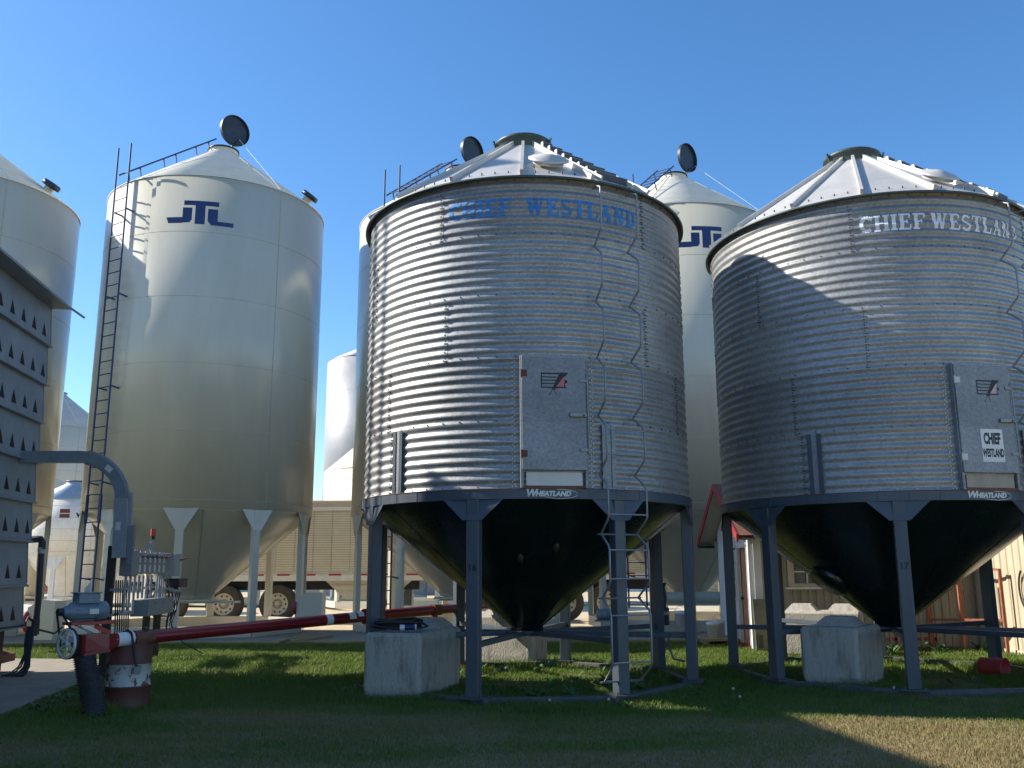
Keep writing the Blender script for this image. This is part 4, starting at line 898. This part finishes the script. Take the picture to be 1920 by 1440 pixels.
# ------------------------------------------------------------------ concrete blocks
def block(p, ang, L, W, H, label, nubs=(), rag=0.0):
    """p = near corner on the ground, ang = heading of the long side"""
    bm = bmesh.new(); bmesh.ops.create_cube(bm, size=1.0)
    for v in bm.verts: v.co = Vector(((v.co.x+.5)*L, (v.co.y+.5)*W, (v.co.z+.5)*H))
    bmesh.ops.bevel(bm, geom=list(bm.edges), offset=.045, segments=1, affect='EDGES')
    b = mb('concrete'); b.add([v.co.copy() for v in bm.verts], [[v.index for v in f.verts] for f in bm.faces]) if False else None
    bmesh.ops.triangulate(bm, faces=list(bm.faces)); bmesh.ops.subdivide_edges(bm, edges=list(bm.edges), cuts=5, use_grid_fill=True)
    for v in bm.verts:
        k = v.co*6; n = math.sin(k.x*1.3+k.y*2.1)*math.cos(k.z*1.7-k.x)*.4+random.uniform(-.5, .5)
        v.co += Vector((n, random.uniform(-.5, .5), -n*.5))*.004
        if v.co.z < .07: v.co += (Vector((L/2-v.co.x, W/2-v.co.y, 0)).normalized()*(.07-v.co.z)*.5)
        if v.co.z < .10 and rag: v.co += Vector((L/2-v.co.x, W/2-v.co.y, 0)).normalized()*rag*random.random()
    bm.normal_update(); bm.verts.index_update()
    b = mb('concrete'); b.add([v.co.copy() for v in bm.verts], [[v.index for v in f.verts] for f in bm.faces]); bm.free()
    for (u, w) in nubs:
        c = Vector((u*L, w*W, H)); s1, s2, hh = .30, .17, .13
        vs = [c+Vector((x*s1, y*min(s1, W*.42), -.01)) for x, y in ((-1, -1), (1, -1), (1, 1), (-1, 1))]+[c+Vector((x*s2, y*s2, hh)) for x, y in ((-1, -1), (1, -1), (1, 1), (-1, 1))]
        b.add(vs, [(0, 1, 5, 4), (1, 2, 6, 5), (2, 3, 7, 6), (3, 0, 4, 7), (4, 5, 6, 7)])
    o = b.build('concrete_block', loc=(p[0], p[1], GZ)); o.rotation_euler = (0, 0, ang); return tag(o, label, 'concrete block', 'concrete blocks placed round the bins')
c0 = G(787, 1317)
block((c0.x, c0.y, .0), R_(74), 1.58, .80, .84, 'concrete block with a coiled black cable on top, in front of bin 16', ((.82, .5),), .02)
c1 = G(995, 1251); block((c1.x, c1.y, .0), R_(66), .80, 1.4, .86, 'concrete block in deep shade behind the hopper of bin 16', ((.5, .5),))
c2 = G(1615, 1297); block((c2.x, c2.y, .0), R_(54), 1.25, .80, .83, 'concrete block with a raised nub on top in front of the hopper of bin 17', ((.5, .5),), .05)
c3 = G(1640, 1233); block((6.52, 17.6, .0), R_(66), .75, 1.45, .84, 'long sunlit concrete block with two nubs before the shed window', ((.5, .22), (.5, .75)))
# coil of cable on the front block
t = thing('cable_coil', (c0.x-.32, c0.y+.40, GZ+.865), 'coil of black cable with a blue and white plug lying on the front concrete block', 'cable coil')
b = mb('rubber'); pts = []
for i in range(360):
    a = i/360*2*PI*7.3; r_ = .25+.03*math.sin(i*.13)+.03*math.sin(i*.031); pts.append((-.04+r_*1.15*math.cos(a)+.02*math.sin(i*.07), r_*.8*math.sin(a), .02+.016*(i/50)+.012*math.sin(a*2+i*.02)))
b.tube(pts, .0145, 7); b.tube([(.15, -.12, .03), (.3, -.2, .03), (.38, -.12, .05), (.30, .05, .08)], .014, 7); b.build('cable', parent=t)
b = mb('blue'); b.cyl((.10, -.29, .045), (.24, -.28, .05), .036, 14); b.use('white').cyl((.04, -.293, .045), (.10, -.29, .045), .037, 14); b.use('white').cyl((.235, -.28, .05), (.25, -.28, .05), .038, 14); b.build('plug', parent=t)
# red bucket on its side
rp = G(1862, 1270); b = mb('red_bucket'); rr_, hh = .150, .36; q = Matrix.Rotation(R_(112), 3, 'Z') @ Matrix.Rotation(R_(90), 3, 'X')
b.lathe([(0, 0), (rr_*.86, 0), (rr_*.93, hh*.6), (rr_, hh*.62), (rr_, hh), (rr_+.01, hh), (rr_+.01, hh-.03), (rr_-.006, hh-.01), (rr_*.84, .01), (0, .01)], 36, (rp.x-.1, rp.y+.12, GZ+rr_+.01), True, Matrix.Rotation(R_(-52), 3, 'Z') @ Matrix.Rotation(R_(93), 3, 'Y'))
tag(b.build('plastic_bucket'), 'red plastic bucket lying on its side in the grass under bin 17', 'bucket')

# ------------------------------------------------------------------ hopper trailers beyond the silos
def wheel(parent, c, r, name='wheel'):
    cx, cy, cz = c; ax = Matrix(((1, 0, 0), (0, 0, -1), (0, 1, 0))).transposed()       # axle along -Y
    ax = Matrix.Rotation(R_(90), 3, 'X')
    w = thing_part(name, parent, c); b = mb('tyre'); b.lathe([(r*.56, .12), (r*.62, .145), (r*.86, .15), (r*.97, .12), (r, .06), (r, -.12), (r*.9, -.15), (r*.56, -.14)], 48, (0, 0, 0), True, ax)
    b.build('tyre', parent=w)
    b = mb('rim'); b.lathe([(r*.575, .13), (r*.56, .13), (r*.53, .09), (r*.45, .05), (r*.34, .075), (r*.26, .08), (r*.25, .04), (r*.15, .04), (r*.14, .11), (0, .115)], 40, (0, 0, 0), True, ax)
    b.use('black')
    for k in range(10): a = 2*PI*k/10; c_ = Vector((math.cos(a)*r*.43, -.066, math.sin(a)*r*.43)); b.cyl(c_+Vector((0, .02, 0)), c_+Vector((0, -.004, 0)), r*.05, 10)
    for k in range(10): a = 2*PI*(k+.5)/10; c_ = Vector((math.cos(a)*r*.22, -.05, math.sin(a)*r*.22)); b.cyl(c_, c_+Vector((0, -.03, 0)), r*.022, 6)
    b.build('rim', parent=w); return w
def thing_part(name, parent, c):
    o = bpy.data.objects.new(name, None); COL.objects.link(o); o.parent = parent; o.location = c; o.empty_display_size = .1; return o
def trailer(x0, x1, y, wheels, label, ztop=3.70, zrail=1.56, hop=()):
    t = thing('grain_trailer', ((x0+x1)/2, y, .06), label, 'trailer', 'cream grain trailers behind the silos'); X0 = x0-(x0+x1)/2; X1 = -X0
    b = mb('trailer'); b.box((0, 1.25, (ztop+zrail)/2), (X1-X0, 2.5, ztop-zrail))
    nr = 26
    b.use('seam_and_shade')
    for i in range(nr): z = zrail+.12+(ztop-zrail-.1)*i/nr; b.bar((X0, -.004, z), (X1, -.004, z), .012, .014)  # thin dark lines paint in the shade along the ribs
    b.use('seam_and_shade')
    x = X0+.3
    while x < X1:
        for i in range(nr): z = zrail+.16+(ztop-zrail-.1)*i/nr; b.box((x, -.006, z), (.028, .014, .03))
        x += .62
    b.build('box', parent=t)
    b = mb('white'); b.box((0, -.03, zrail-.09), (X1-X0, .08, .20)); b.box((0, 0, ztop+.05), (X1-X0, .12, .12)); b.build('rail', parent=t)
    x = X0+.2
    while x < X1-.5: mb('tape_red').box((x+.2, -.073, zrail+.005), (.42, .006, .055)).build('reflective_tape', parent=t); x += .86
    mb('black').box((0, 1.2, zrail-.35), (X1-X0-.4, 1.6, .28)).build('chassis', parent=t)
    for a, c in hop:
        b = mb('trailer'); A, C_ = a-(x0+x1)/2, c-(x0+x1)/2
        b.prism([(A, .25, zrail-.19), (C_, .25, zrail-.19), (C_-.7, .25, .75), (A+.7, .25, .75)], (0, 1.9, 0)); 
        for k in range(3): b.bar((A+.2+.17*k, .22, zrail-.35-.2*k), (C_-.2-.17*k, .22, zrail-.35-.2*k), .03, .03)
        b.build('hopper', parent=t)
    for wx in wheels: wheel(t, (wx-(x0+x1)/2, .05, .625), .62)
    return t
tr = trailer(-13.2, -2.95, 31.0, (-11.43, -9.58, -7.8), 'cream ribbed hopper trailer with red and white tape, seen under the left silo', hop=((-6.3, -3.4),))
x_ = 0.0
b = mb('wood_pale'); b.box((2.6, .1, 3.90), (4.3, .2, .28), bev=.03); b.build('tarp_roll', parent=tr)
for (px, py) in ((588, 940),): pass
b = mb('white'); b.bar((3.35, .1, .05), (3.35, .1, 1.2), .14, .14); b.build('landing_leg', parent=tr)
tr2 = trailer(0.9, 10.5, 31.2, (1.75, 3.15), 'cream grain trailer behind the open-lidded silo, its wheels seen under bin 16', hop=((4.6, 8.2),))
b = mb('red_bright')
for x in (5.2, 5.5, 6.6, 6.9): b.cyl((x-5.7, -.08, 1.49), (x-5.7, -.10, 1.49), .035, 10)
b.build('marker_light', parent=tr2)

# ------------------------------------------------------------------ small things round the silos
def aeration(px0, px1, py0, py1, Y, label):
    a = P(px0, py1, Y); c = P(px1, py0, Y); w = c.x-a.x; h = c.z-a.z
    t = thing('fan_housing', ((a.x+c.x)/2, Y, a.z), label, 'fan housing', 'cream fan housings at the foot of the silos')
    b = mb('cream'); b.prism([(-w*.42, 0, 0), (w*.5, 0, 0), (w*.5, 0, h*.96), (0, 0, h), (-w*.5, 0, h*.8)], (0, .5, 0)); b.build('housing', parent=t)
    b = mb('fascia'); b.lathe([(h*.30, -.04), (h*.30, .04), (h*.26, .04), (h*.26, -.04)], 32, (-w*.50, .15, h*.45), True, Matrix.Rotation(R_(90), 3, 'Y')); b.build('inlet_ring', parent=t); return t
aeration(552, 604, 1110, 1160, 23.0, 'cream fan housing with a red inlet ring beside the right legs of the logo silo')
aeration(46, 104, 1124, 1200, 19.2, 'cream fan housing with dark lip standing behind the black drain pipe')
# black hose boot and bucket behind bin 16
q = P(1243, 1172, 23.9); t = thing('discharge_boot', (q.x, q.y, q.z), 'black rubber discharge boot standing behind the right legs of bin 16', 'boot')
b = mb('rubber'); b.lathe([(.17, 0), (.17, .42), (.16, .43)], 24); b.lathe([(.10, .42), (.13, .7), (.09, .95), (.14, 1.05)], 20); b.build('sleeve', parent=t); b = mb('grey_light'); b.lathe([(.172, .26), (.172, .34)], 24); b.build('band', parent=t)
def bucket(p, r, h, label, m='bucket'):
    t = thing('plastic_bucket', p, label, 'bucket', None); b = mb(m); b.lathe([(0, .0), (r*.86, .0), (r*.97, h*.8), (r*1.05, h*.81), (r*1.05, h*.88), (r, h*.9), (r, h), (r*.96, h), (r*.84, .02), (0, .02)], 32); b.build('pail', parent=t)
    b = mb('grey_light'); b.tube([(r*math.cos(R_(a)), -.02, h*.85+r*1.1*math.sin(R_(a))) for a in range(0, 181, 15)], .005, 5); b.build('handle', parent=t); return t
q = P(1277, 1173, 23.6); bucket((q.x, q.y, q.z), .16, .36, 'white pail standing beside the black discharge boot')
# blue motor under right silo
q = P(1133, 1165, 24.6); b = mb('motor'); b.tube([(-.2, 0, .17), (-.16, 0, .17), (.18, 0, .17), (.22, 0, .17)], .15, 20, True, [.1, .15, .15, .1]); b.box((0, 0, .02), (.5, .3, .04)); tag(b.build('electric_motor', loc=(q.x, q.y, q.z)), 'small blue electric motor on the skid behind bin 16', 'motor')
q = P(1310, 1125, 25.3); b = mb('cream'); b.tube([(-1.0, 0, .05), (1.2, 0, .05)], .17, 24); b.box((.2, 0, -.1), (2.2, .5, .05)); b.use('bolt').box((.9, -.1, -.32), (.3, .3, .4)); tag(b.build('unload_auger', loc=(q.x, q.y, q.z)), 'cream unloading auger tube under the hopper between the bins', 'auger')
# wooden step with two white pails by the shed
sp = Vector((4.52, 20.9, GZ))
b = mb('wood'); b.box((0, 0, .14), (.75, 1.1, .05)); b.box((-.3, 0, .06), (.08, 1.0, .12)); b.box((.3, 0, .06), (.08, 1.0, .12)); st = tag(b.build('wooden_step', loc=sp), 'low wooden step holding white pails beside the shed', 'step')
bucket((sp.x-.12, sp.y-.20, GZ+.165), .14, .34, 'white pail at the front of the wooden step by the shed'); bucket((sp.x+.10, sp.y+.25, GZ+.165), .15, .36, 'white pail further back on the wooden step by the shed')

# ------------------------------------------------------------------ shed with red trim and the beige lean-to wall
SX, SY0, SY1 = 4.98, 19.3, 22.5
t = thing('shed', (SX, SY0, 0), 'old white and beige shed with red roof trim, brown door and paned window', 'shed')
def siding(b, p0, p1, z0, z1, n, pitch=.16):
    """vertical ribbed sheet from p0 to p1 (local xy), ribs standing out along n"""
    p0 = Vector((*p0, 0)); p1 = Vector((*p1, 0)); d = (p1-p0); L = d.length; d.normalize(); n = Vector((*n, 0)); k = int(L/pitch); prof = []
    for i in range(k):
        x = i*pitch; prof += [(x, 0), (x+pitch*.52, 0), (x+pitch*.60, .022), (x+pitch*.84, .022), (x+pitch*.92, 0)]
    prof.append((L, 0)); vs = [p0+d*x+n*o+Vector((0, 0, z)) for z in (z0, z1) for x, o in prof]; m_ = len(prof)
    b.add(vs, [(i, i+1, m_+i+1, m_+i) for i in range(m_-1)])
EV = 2.58; RZ = 3.6; W_ = SY1-SY0
# south wall
b = mb('siding_dull'); siding(b, (0.08, 0), (.72, 0), .05, EV, (0, -1)); siding(b, (.72, 0), (2.0, 0), .05, 1.36, (0, -1)); siding(b, (2.0, 0), (5.0, 0), .05, EV, (0, -1)); siding(b, (.72, 0), (2.0, 0), 2.25, EV, (0, -1)); b.build('south_wall', parent=t)
b = mb('shed_white')
# west gable wall of white boards
def wz(y): return EV+(RZ-EV)*(1-abs(y-W_/2)/(W_/2))
segs = [(0, .30), (.30, 1.15), (1.15, 1.45), (1.45, 2.05), (2.05, W_)]
def wall_quad(ya, yb, za, zb=None):
    b.add([(0, ya, za), (0, yb, za), (0, yb, wz(yb)-.02 if zb is None else zb), (0, ya, wz(ya)-.02 if zb is None else zb)], [(0, 3, 2, 1)])
wall_quad(0, .25, .05); wall_quad(.25, 1.10, 2.22); wall_quad(1.10, W_/2, 2.2); wall_quad(W_/2, W_, 2.2); wall_quad(1.10, 1.35, .05, 2.2); wall_quad(1.35, 2.1, .05, 1.1); wall_quad(2.1, W_, .05, 2.2)
for k in range(12): b.bar((-.008, .02+k*.28, 2.25 if k > 0 else .1), (-.008, .02+k*.28, wz(.02+k*.28)-.05), .03, .012, up=(1, 0, 0))
b.build('gable_wall', parent=t)
b = mb('white')
b.box((-.03, .03, 1.35), (.10, .10, 2.6)); b.box((.10, -.03, 1.35), (.16, .04, 2.6)); b.box((-.02, 1.12, 1.15), (.08, .09, 2.2)); b.box((-.02, .24, 1.15), (.08, .07, 2.2)); b.box((-.02, .68, 2.24), (.08, .96, .10)); b.build('corner_trim', parent=t)
b = mb('door_wood'); b.box((.06, .67, 1.18), (.045, .84, 2.02))
for z in (.42, .78, 1.14, 1.50, 1.86): b.box((.032, .67, z), (.02, .56, .24), bev=.012)
dr = b.build('door', parent=t); mb('bolt').cyl((.03, .98, 1.12), (-.03, .98, 1.12), .03, 10).build('door_knob', parent=dr)
b = mb('fascia'); b.box((-.04, .67, .14), (.12, .86, .10)); b.use('white').box((-.06, .67, .05), (.20, .95, .08)); b.build('threshold', parent=t)
b = mb('glass'); b.box((.03, 1.72, 1.62), (.02, .62, .98)); wd = b.build('window', parent=t); b = mb('white'); 
for y in (1.40, 1.72, 2.05): b.box((0, y, 1.62), (.06, .045, 1.06))
for z in (1.10, 1.45, 1.80, 2.14): b.box((-.002, 1.72, z), (.058, .66, .04))
b.build('window_frame', parent=wd)
b = mb('glass'); b.box((1.36, .05, 1.82), (1.10, .02, .80)); wd = b.build('window', parent=t); b = mb('siding'); 
b.box((.78, -.02, 1.82), (.13, .07, .92)); b.box((1.94, -.02, 1.82), (.13, .07, .92)); b.box((1.36, -.02, 1.40), (1.28, .08, .08)); b.box((1.36, -.025, 2.26), (1.28, .07, .09)); b.use('white')
for x in (1.13, 1.36, 1.6): b.box((x, .02, 1.82), (.028, .03, .76))
for z in (1.68, 1.98): b.box((1.36, .021, z), (1.04, .028, .028))
b.box((1.36, -.055, 1.345), (1.40, .10, .035)); b.build('window_frame', parent=wd)
b = mb('siding_dull'); b.box((2.8, 0, 1.33), (4.2, .05, .05)); b.build('drip_rail', parent=t)
b = mb('rust'); ov = .38
b.add([(-ov, -.42, EV-.16), (5.2, -.42, EV-.16), (5.2, W_/2, RZ+.05), (-ov, W_/2, RZ+.05), (5.2, W_+.42, EV-.16), (-ov, W_+.42, EV-.16)], [(0, 1, 2, 3), (3, 2, 4, 5)]); b.build('roof_sheet', parent=t)
b = mb('fascia')
for sgn in (0, 1):
    ya = -.42 if sgn == 0 else W_+.42; b.bar((-ov-.02, ya, EV-.22), (-ov-.02, W_/2, RZ-.02), .03, .15, up=(1, 0, 0)) if False else b.prism([(-ov-.02, ya, EV-.30), (-ov-.02, W_/2, RZ-.10), (-ov-.02, W_/2, RZ+.06), (-ov-.02, ya, EV-.14)], (.03, 0, 0))
b.build('fascia', parent=t)
b = mb('siding'); b.add([(-ov, -.40, EV-.26), (0, -.40, EV-.26), (0, W_/2, RZ-.06), (-ov, W_/2, RZ-.06), (0, W_+.40, EV-.26), (-ov, W_+.40, EV-.26)], [(3, 2, 1, 0), (5, 4, 2, 3)]); b.use('black').box((-ov/2, W_+.36, EV-.30), (ov, .12, .06)); b.build('soffit', parent=t)
b = mb('siding_dull'); b.box((2.5, W_-.02, EV/2), (5.0, .04, EV)); b.box((4.98, W_/2, EV/2), (.04, W_-.1, EV)); b.build('back_wall', parent=t)
# lean-to with its sunlit wall facing left
BX = 9.56
t2 = thing('lean_to', (BX, 11.1, 0), 'beige ribbed metal lean-to wall in full sun at the right edge', 'building')
b = mb('siding'); siding(b, (0, 9.2), (0, 0), .20, 3.9, (-1, 0), .24); b.add([(0, 0, .2), (6, 0, .2), (6, 0, 3.9), (0, 0, 3.9)], [(0, 1, 2, 3)]); b.build('wall', parent=t2)
b = mb('wood_pale'); b.box((-.02, 4.6, .11), (.05, 9.2, .20)); b.build('base_board', parent=t2)
b = mb('rust'); b.add([(-.25, -.3, 3.85), (6.2, -.3, 4.6), (6.2, 9.5, 4.6), (-.25, 9.5, 3.85)], [(0, 1, 2, 3)]); b.build('roof', parent=t2)
# olive panel leaning by the corner
b = mb('green_panel'); b.box((0, 0, .52), (.46, .03, 1.04), Matrix.Rotation(R_(-6), 3, 'X')); b.use('brass'); b.box((-.14, -.075, .22), (.10, .01, .25)); b.box((.12, -.075, .22), (.10, .01, .25))
tag(b.build('leaning_panel', loc=(5.10, 18.95, GZ)), 'olive board leaning on the shed corner behind the second leg of bin 17', 'board')
# orange rack
q0 = Vector((8.42, 19.0, GZ)); t = thing('steel_rack', q0, 'rusty orange steel rack standing before the sunlit ribbed wall', 'rack')
for (dx, dy, h) in ((0, 0, 1.62), (.42, -.5, 1.75), (.95, -1.1, 1.62), (.15, .25, 1.6), (.62, -.15, 1.7)): mb('orange').bar((dx, dy, 0), (dx, dy, h), .05, .05).build('post', parent=t)
for a, c in (((0, 0, .62), (.95, -1.1, .66)), ((0, 0, .64), (.15, .25, .64)), ((.62, -.15, 1.68), (.95, -1.1, 1.6)), ((.42, -.5, 1.05), (.62, -.15, 1.05))): mb('orange').bar(a, c, .045, .045).build('cross_bar', parent=t)
b = mb('rubber'); hc = Vector((BX-.06, 17.2, 1.35)); b.tube([hc+Vector((0, .30*math.cos(R_(a)), .42*math.sin(R_(a)))) for a in range(-200, 60, 12)], .018, 6); tag(b.build('hanging_hose'), 'thin dark hose loop hanging on the sunlit ribbed wall', 'hose')
b = mb('orange'); p = G(1700, 1219); b.bar((-1.1, 0, .22), (.7, 0, .22), .05, .06); b.bar((-1.1, .5, .22), (.7, .5, .22), .05, .06)
for x in (-1.0, -.2, .6): b.bar((x, 0, .0), (x, 0, .5 if x < 0 else .25), .05, .05); b.bar((x, 0, .22), (x, .5, .22), .04, .04)
b.use('white').box((-.5, .25, .42), (.9, .4, .22), bev=.02); tag(b.build('machine_frame', loc=(p.x, p.y, GZ)), 'low rusty orange machine frame in the grass behind bin 17', 'frame')

# ------------------------------------------------------------------ far silos and sheds
def far_silo(loc, label, R, ze, zb, zap, m, **k): return silo(loc, label, 'silos standing far behind', R, ze, zb, zap, .8, k.get('nleg', 8), 5, False, m, k.get('mr', m), False, False, False)
s = far_silo((-7.55, 50.5, 0), 'distant smooth steel silo seen between the cream silos', 2.9, 13.2, 3.0, 14.6, 'steel_far')
text_mesh('M', .8, lambda u, v: pol(2.91, -20+math.degrees(u/2.9)+11, 12.2+v), 'bolt', 'silo_lettering', kids(s)[0], bold=.02)
s = far_silo((-5.75, 43.5, 0), 'white cone-roofed silo with a ladder seen above the trailer', 3.2, 6.3, 2.6, 8.9, 'cream_far', mr='cream_far')
b = mb('bolt'); ladder_mesh(b, [pol(3.45, -18, 2.8), pol(3.45, -18, 6.9), pol(2.4, -16, 8.1)], [pol(3.45, -10, 2.8), pol(3.45, -10, 6.9), pol(2.4, -5, 8.1)], 13, .03, .02)
for z in (4.2, 5.1, 6.0): b.tube([pol(3.45, -10, z), pol(3.9, -4, z), pol(3.9, 6, z-.02), pol(3.3, 8, z)], .02, 5)
b.build('caged_ladder', parent=s)
text_mesh('W', .8, lambda u, v: pol(3.21, 8+math.degrees(u/3.2), 5.8+v), 'bolt', 'silo_lettering', kids(s)[0], bold=.02)
s = far_silo((-25.4, 50.0, 0), 'cream silo with a pale cone roof in the gap at the left', 3.0, 9.4, 3.0, 11.6, 'cream_far', mr='galv_roof')
b = mb('bolt'); ladder_mesh(b, [pol(3.3, 20, 3.2), pol(3.3, 20, 8.6), pol(3.3, -6, 9.8)], [pol(3.3, 28, 3.2), pol(3.3, 28, 8.9), pol(3.3, 0, 10.4)], 16, .03, .02); b.build('ladder', parent=s)
s = far_silo((-18.9, 39.5, 0), 'white tank with a blue cone roof and faded lettering in the gap at the left', 1.75, 4.75, 2.4, 5.6, 'white', mr='blue_roof', nleg=6)
text_mesh('wheatland', .38, lambda u, v: pol(1.76, 24+math.degrees(u/1.75)+30, 4.1+v), 'black', 'tank_lettering', kids(s)[0], bold=.012)
b = mb('hinge'); b.patch((0, 0), (.38, 0), (.38, .16), (0, .16), lambda u, v: pol(1.762, 8+math.degrees(u/1.75), 3.95+v), 4, 1); b.patch((0, .2), (.38, .2), (.38, .36), (0, .36), lambda u, v: pol(1.762, 8+math.degrees(u/1.75), 3.95+v), 4, 1); b.build('tank_emblem', parent=kids(s)[0])
s = far_silo((-21.8, 41.5, 0), 'cream hopper tank behind the black drain pipe', 1.9, 5.4, 2.7, 6.4, 'cream_far', nleg=6)
s = far_silo((-14.9, 47.0, 0), 'cream hopper tank glimpsed through the legs of the logo silo', 2.2, 5.4, 2.9, 6.6, 'cream_far', nleg=6)
# distant sheds, machines
def house(loc, sx, sy, h, hr, m, label):
    t = thing('farm_building', loc, label, 'building'); b = mb(m); b.box((0, sy/2, h/2), (sx, sy, h)); 
    for i in range(int(sx/1.0)): b.bar((-sx/2+i*1.0+.3, -.01, 0), (-sx/2+i*1.0+.3, -.01, h), .06, .02, up=(0, -1, 0))
    b.build('wall', parent=t); b = mb('galv_roof'); b.prism([(-sx/2-.2, 0, h), (sx/2+.2, 0, h), (sx/2+.2, sy/2, h+hr), (-sx/2-.2, sy/2, h+hr)], (0, 0, .06)); b.build('roof', parent=t)
    b = mb('grey'); b.box((sx*.2, -.03, h*.42), (sx*.16, .05, h*.8)); b.build('door', parent=t); return t
house((-9.0, 66, 0), 13, 10, 3.4, 1.2, 'steel_far', 'distant pale metal building behind the bin legs')
house((-44, 80, 0), 30, 10, 4, 2, 'siding', 'distant beige farm building in the gap at the left')
house((14, 75, 0), 26, 12, 3.8, 2, 'white', 'distant white farm building behind the second trailer')
# blue-grey fuel tank cabinet behind the first bin's left leg
q = P(748, 1140, 33); t = thing('fuel_cabinet', (q.x, q.y, 0), 'blue grey cabinet on a white frame behind the left leg of bin 16', 'cabinet')
mb('grey').box((0, 0, 1.05), (.95, .6, 1.0), bev=.02).build('cabinet', parent=t)
b = mb('white')
for x in (-.52, .52): b.bar((x, -.32, 0), (x, -.32, 1.6), .05, .05)
b.bar((-.52, -.32, 1.15), (.52, -.32, 1.15), .05, .05); b.build('frame', parent=t); b = mb('rubber'); b.tube([(-.4, -.35, .3), (0, -.36, .45), (.4, -.35, .3), (0, -.36, .2), (-.3, -.36, .33)], .03, 6); b.build('hose', parent=t)
# red implement and blue hopper wagon far left
q = P(52, 1128, 46); t = thing('farm_implement', (q.x, q.y, 0), 'red farm implement with dark wheels parked far back at the left', 'implement')
b = mb('red_bright'); b.box((0, 0, .95), (2.6, 1, .18)); b.box((.1, 0, 1.3), (1.6, .8, .3), bev=.08); b.bar((-1.4, 0, .8), (1.5, 0, 1.4), .12, .12); b.build('frame', parent=t)
for x in (-.7, .5): mb('tyre').cyl((x, -.5, .38), (x, -.3, .38), .38, 20).build('wheel', parent=t)
q = P(127, 1105, 50); t = thing('seed_tender', (q.x, q.y, 0), 'small blue hopper on a stand behind the lettered white tank', 'hopper')
mb('blue_mach').prism([(-.75, 0, 1.2), (.75, 0, 1.2), (.75, 0, 1.75), (0, 0, 2.4), (-.75, 0, 1.75)], (0, 1, 0)).build('bin', parent=t)
b = mb('bolt')
for x in (-.6, .6, .0): b.bar((x, .1, 0), (x, .1, 1.2), .07, .07)
b.bar((-.6, .1, .5), (.6, .1, .5), .05, .05); b.build('stand', parent=t)
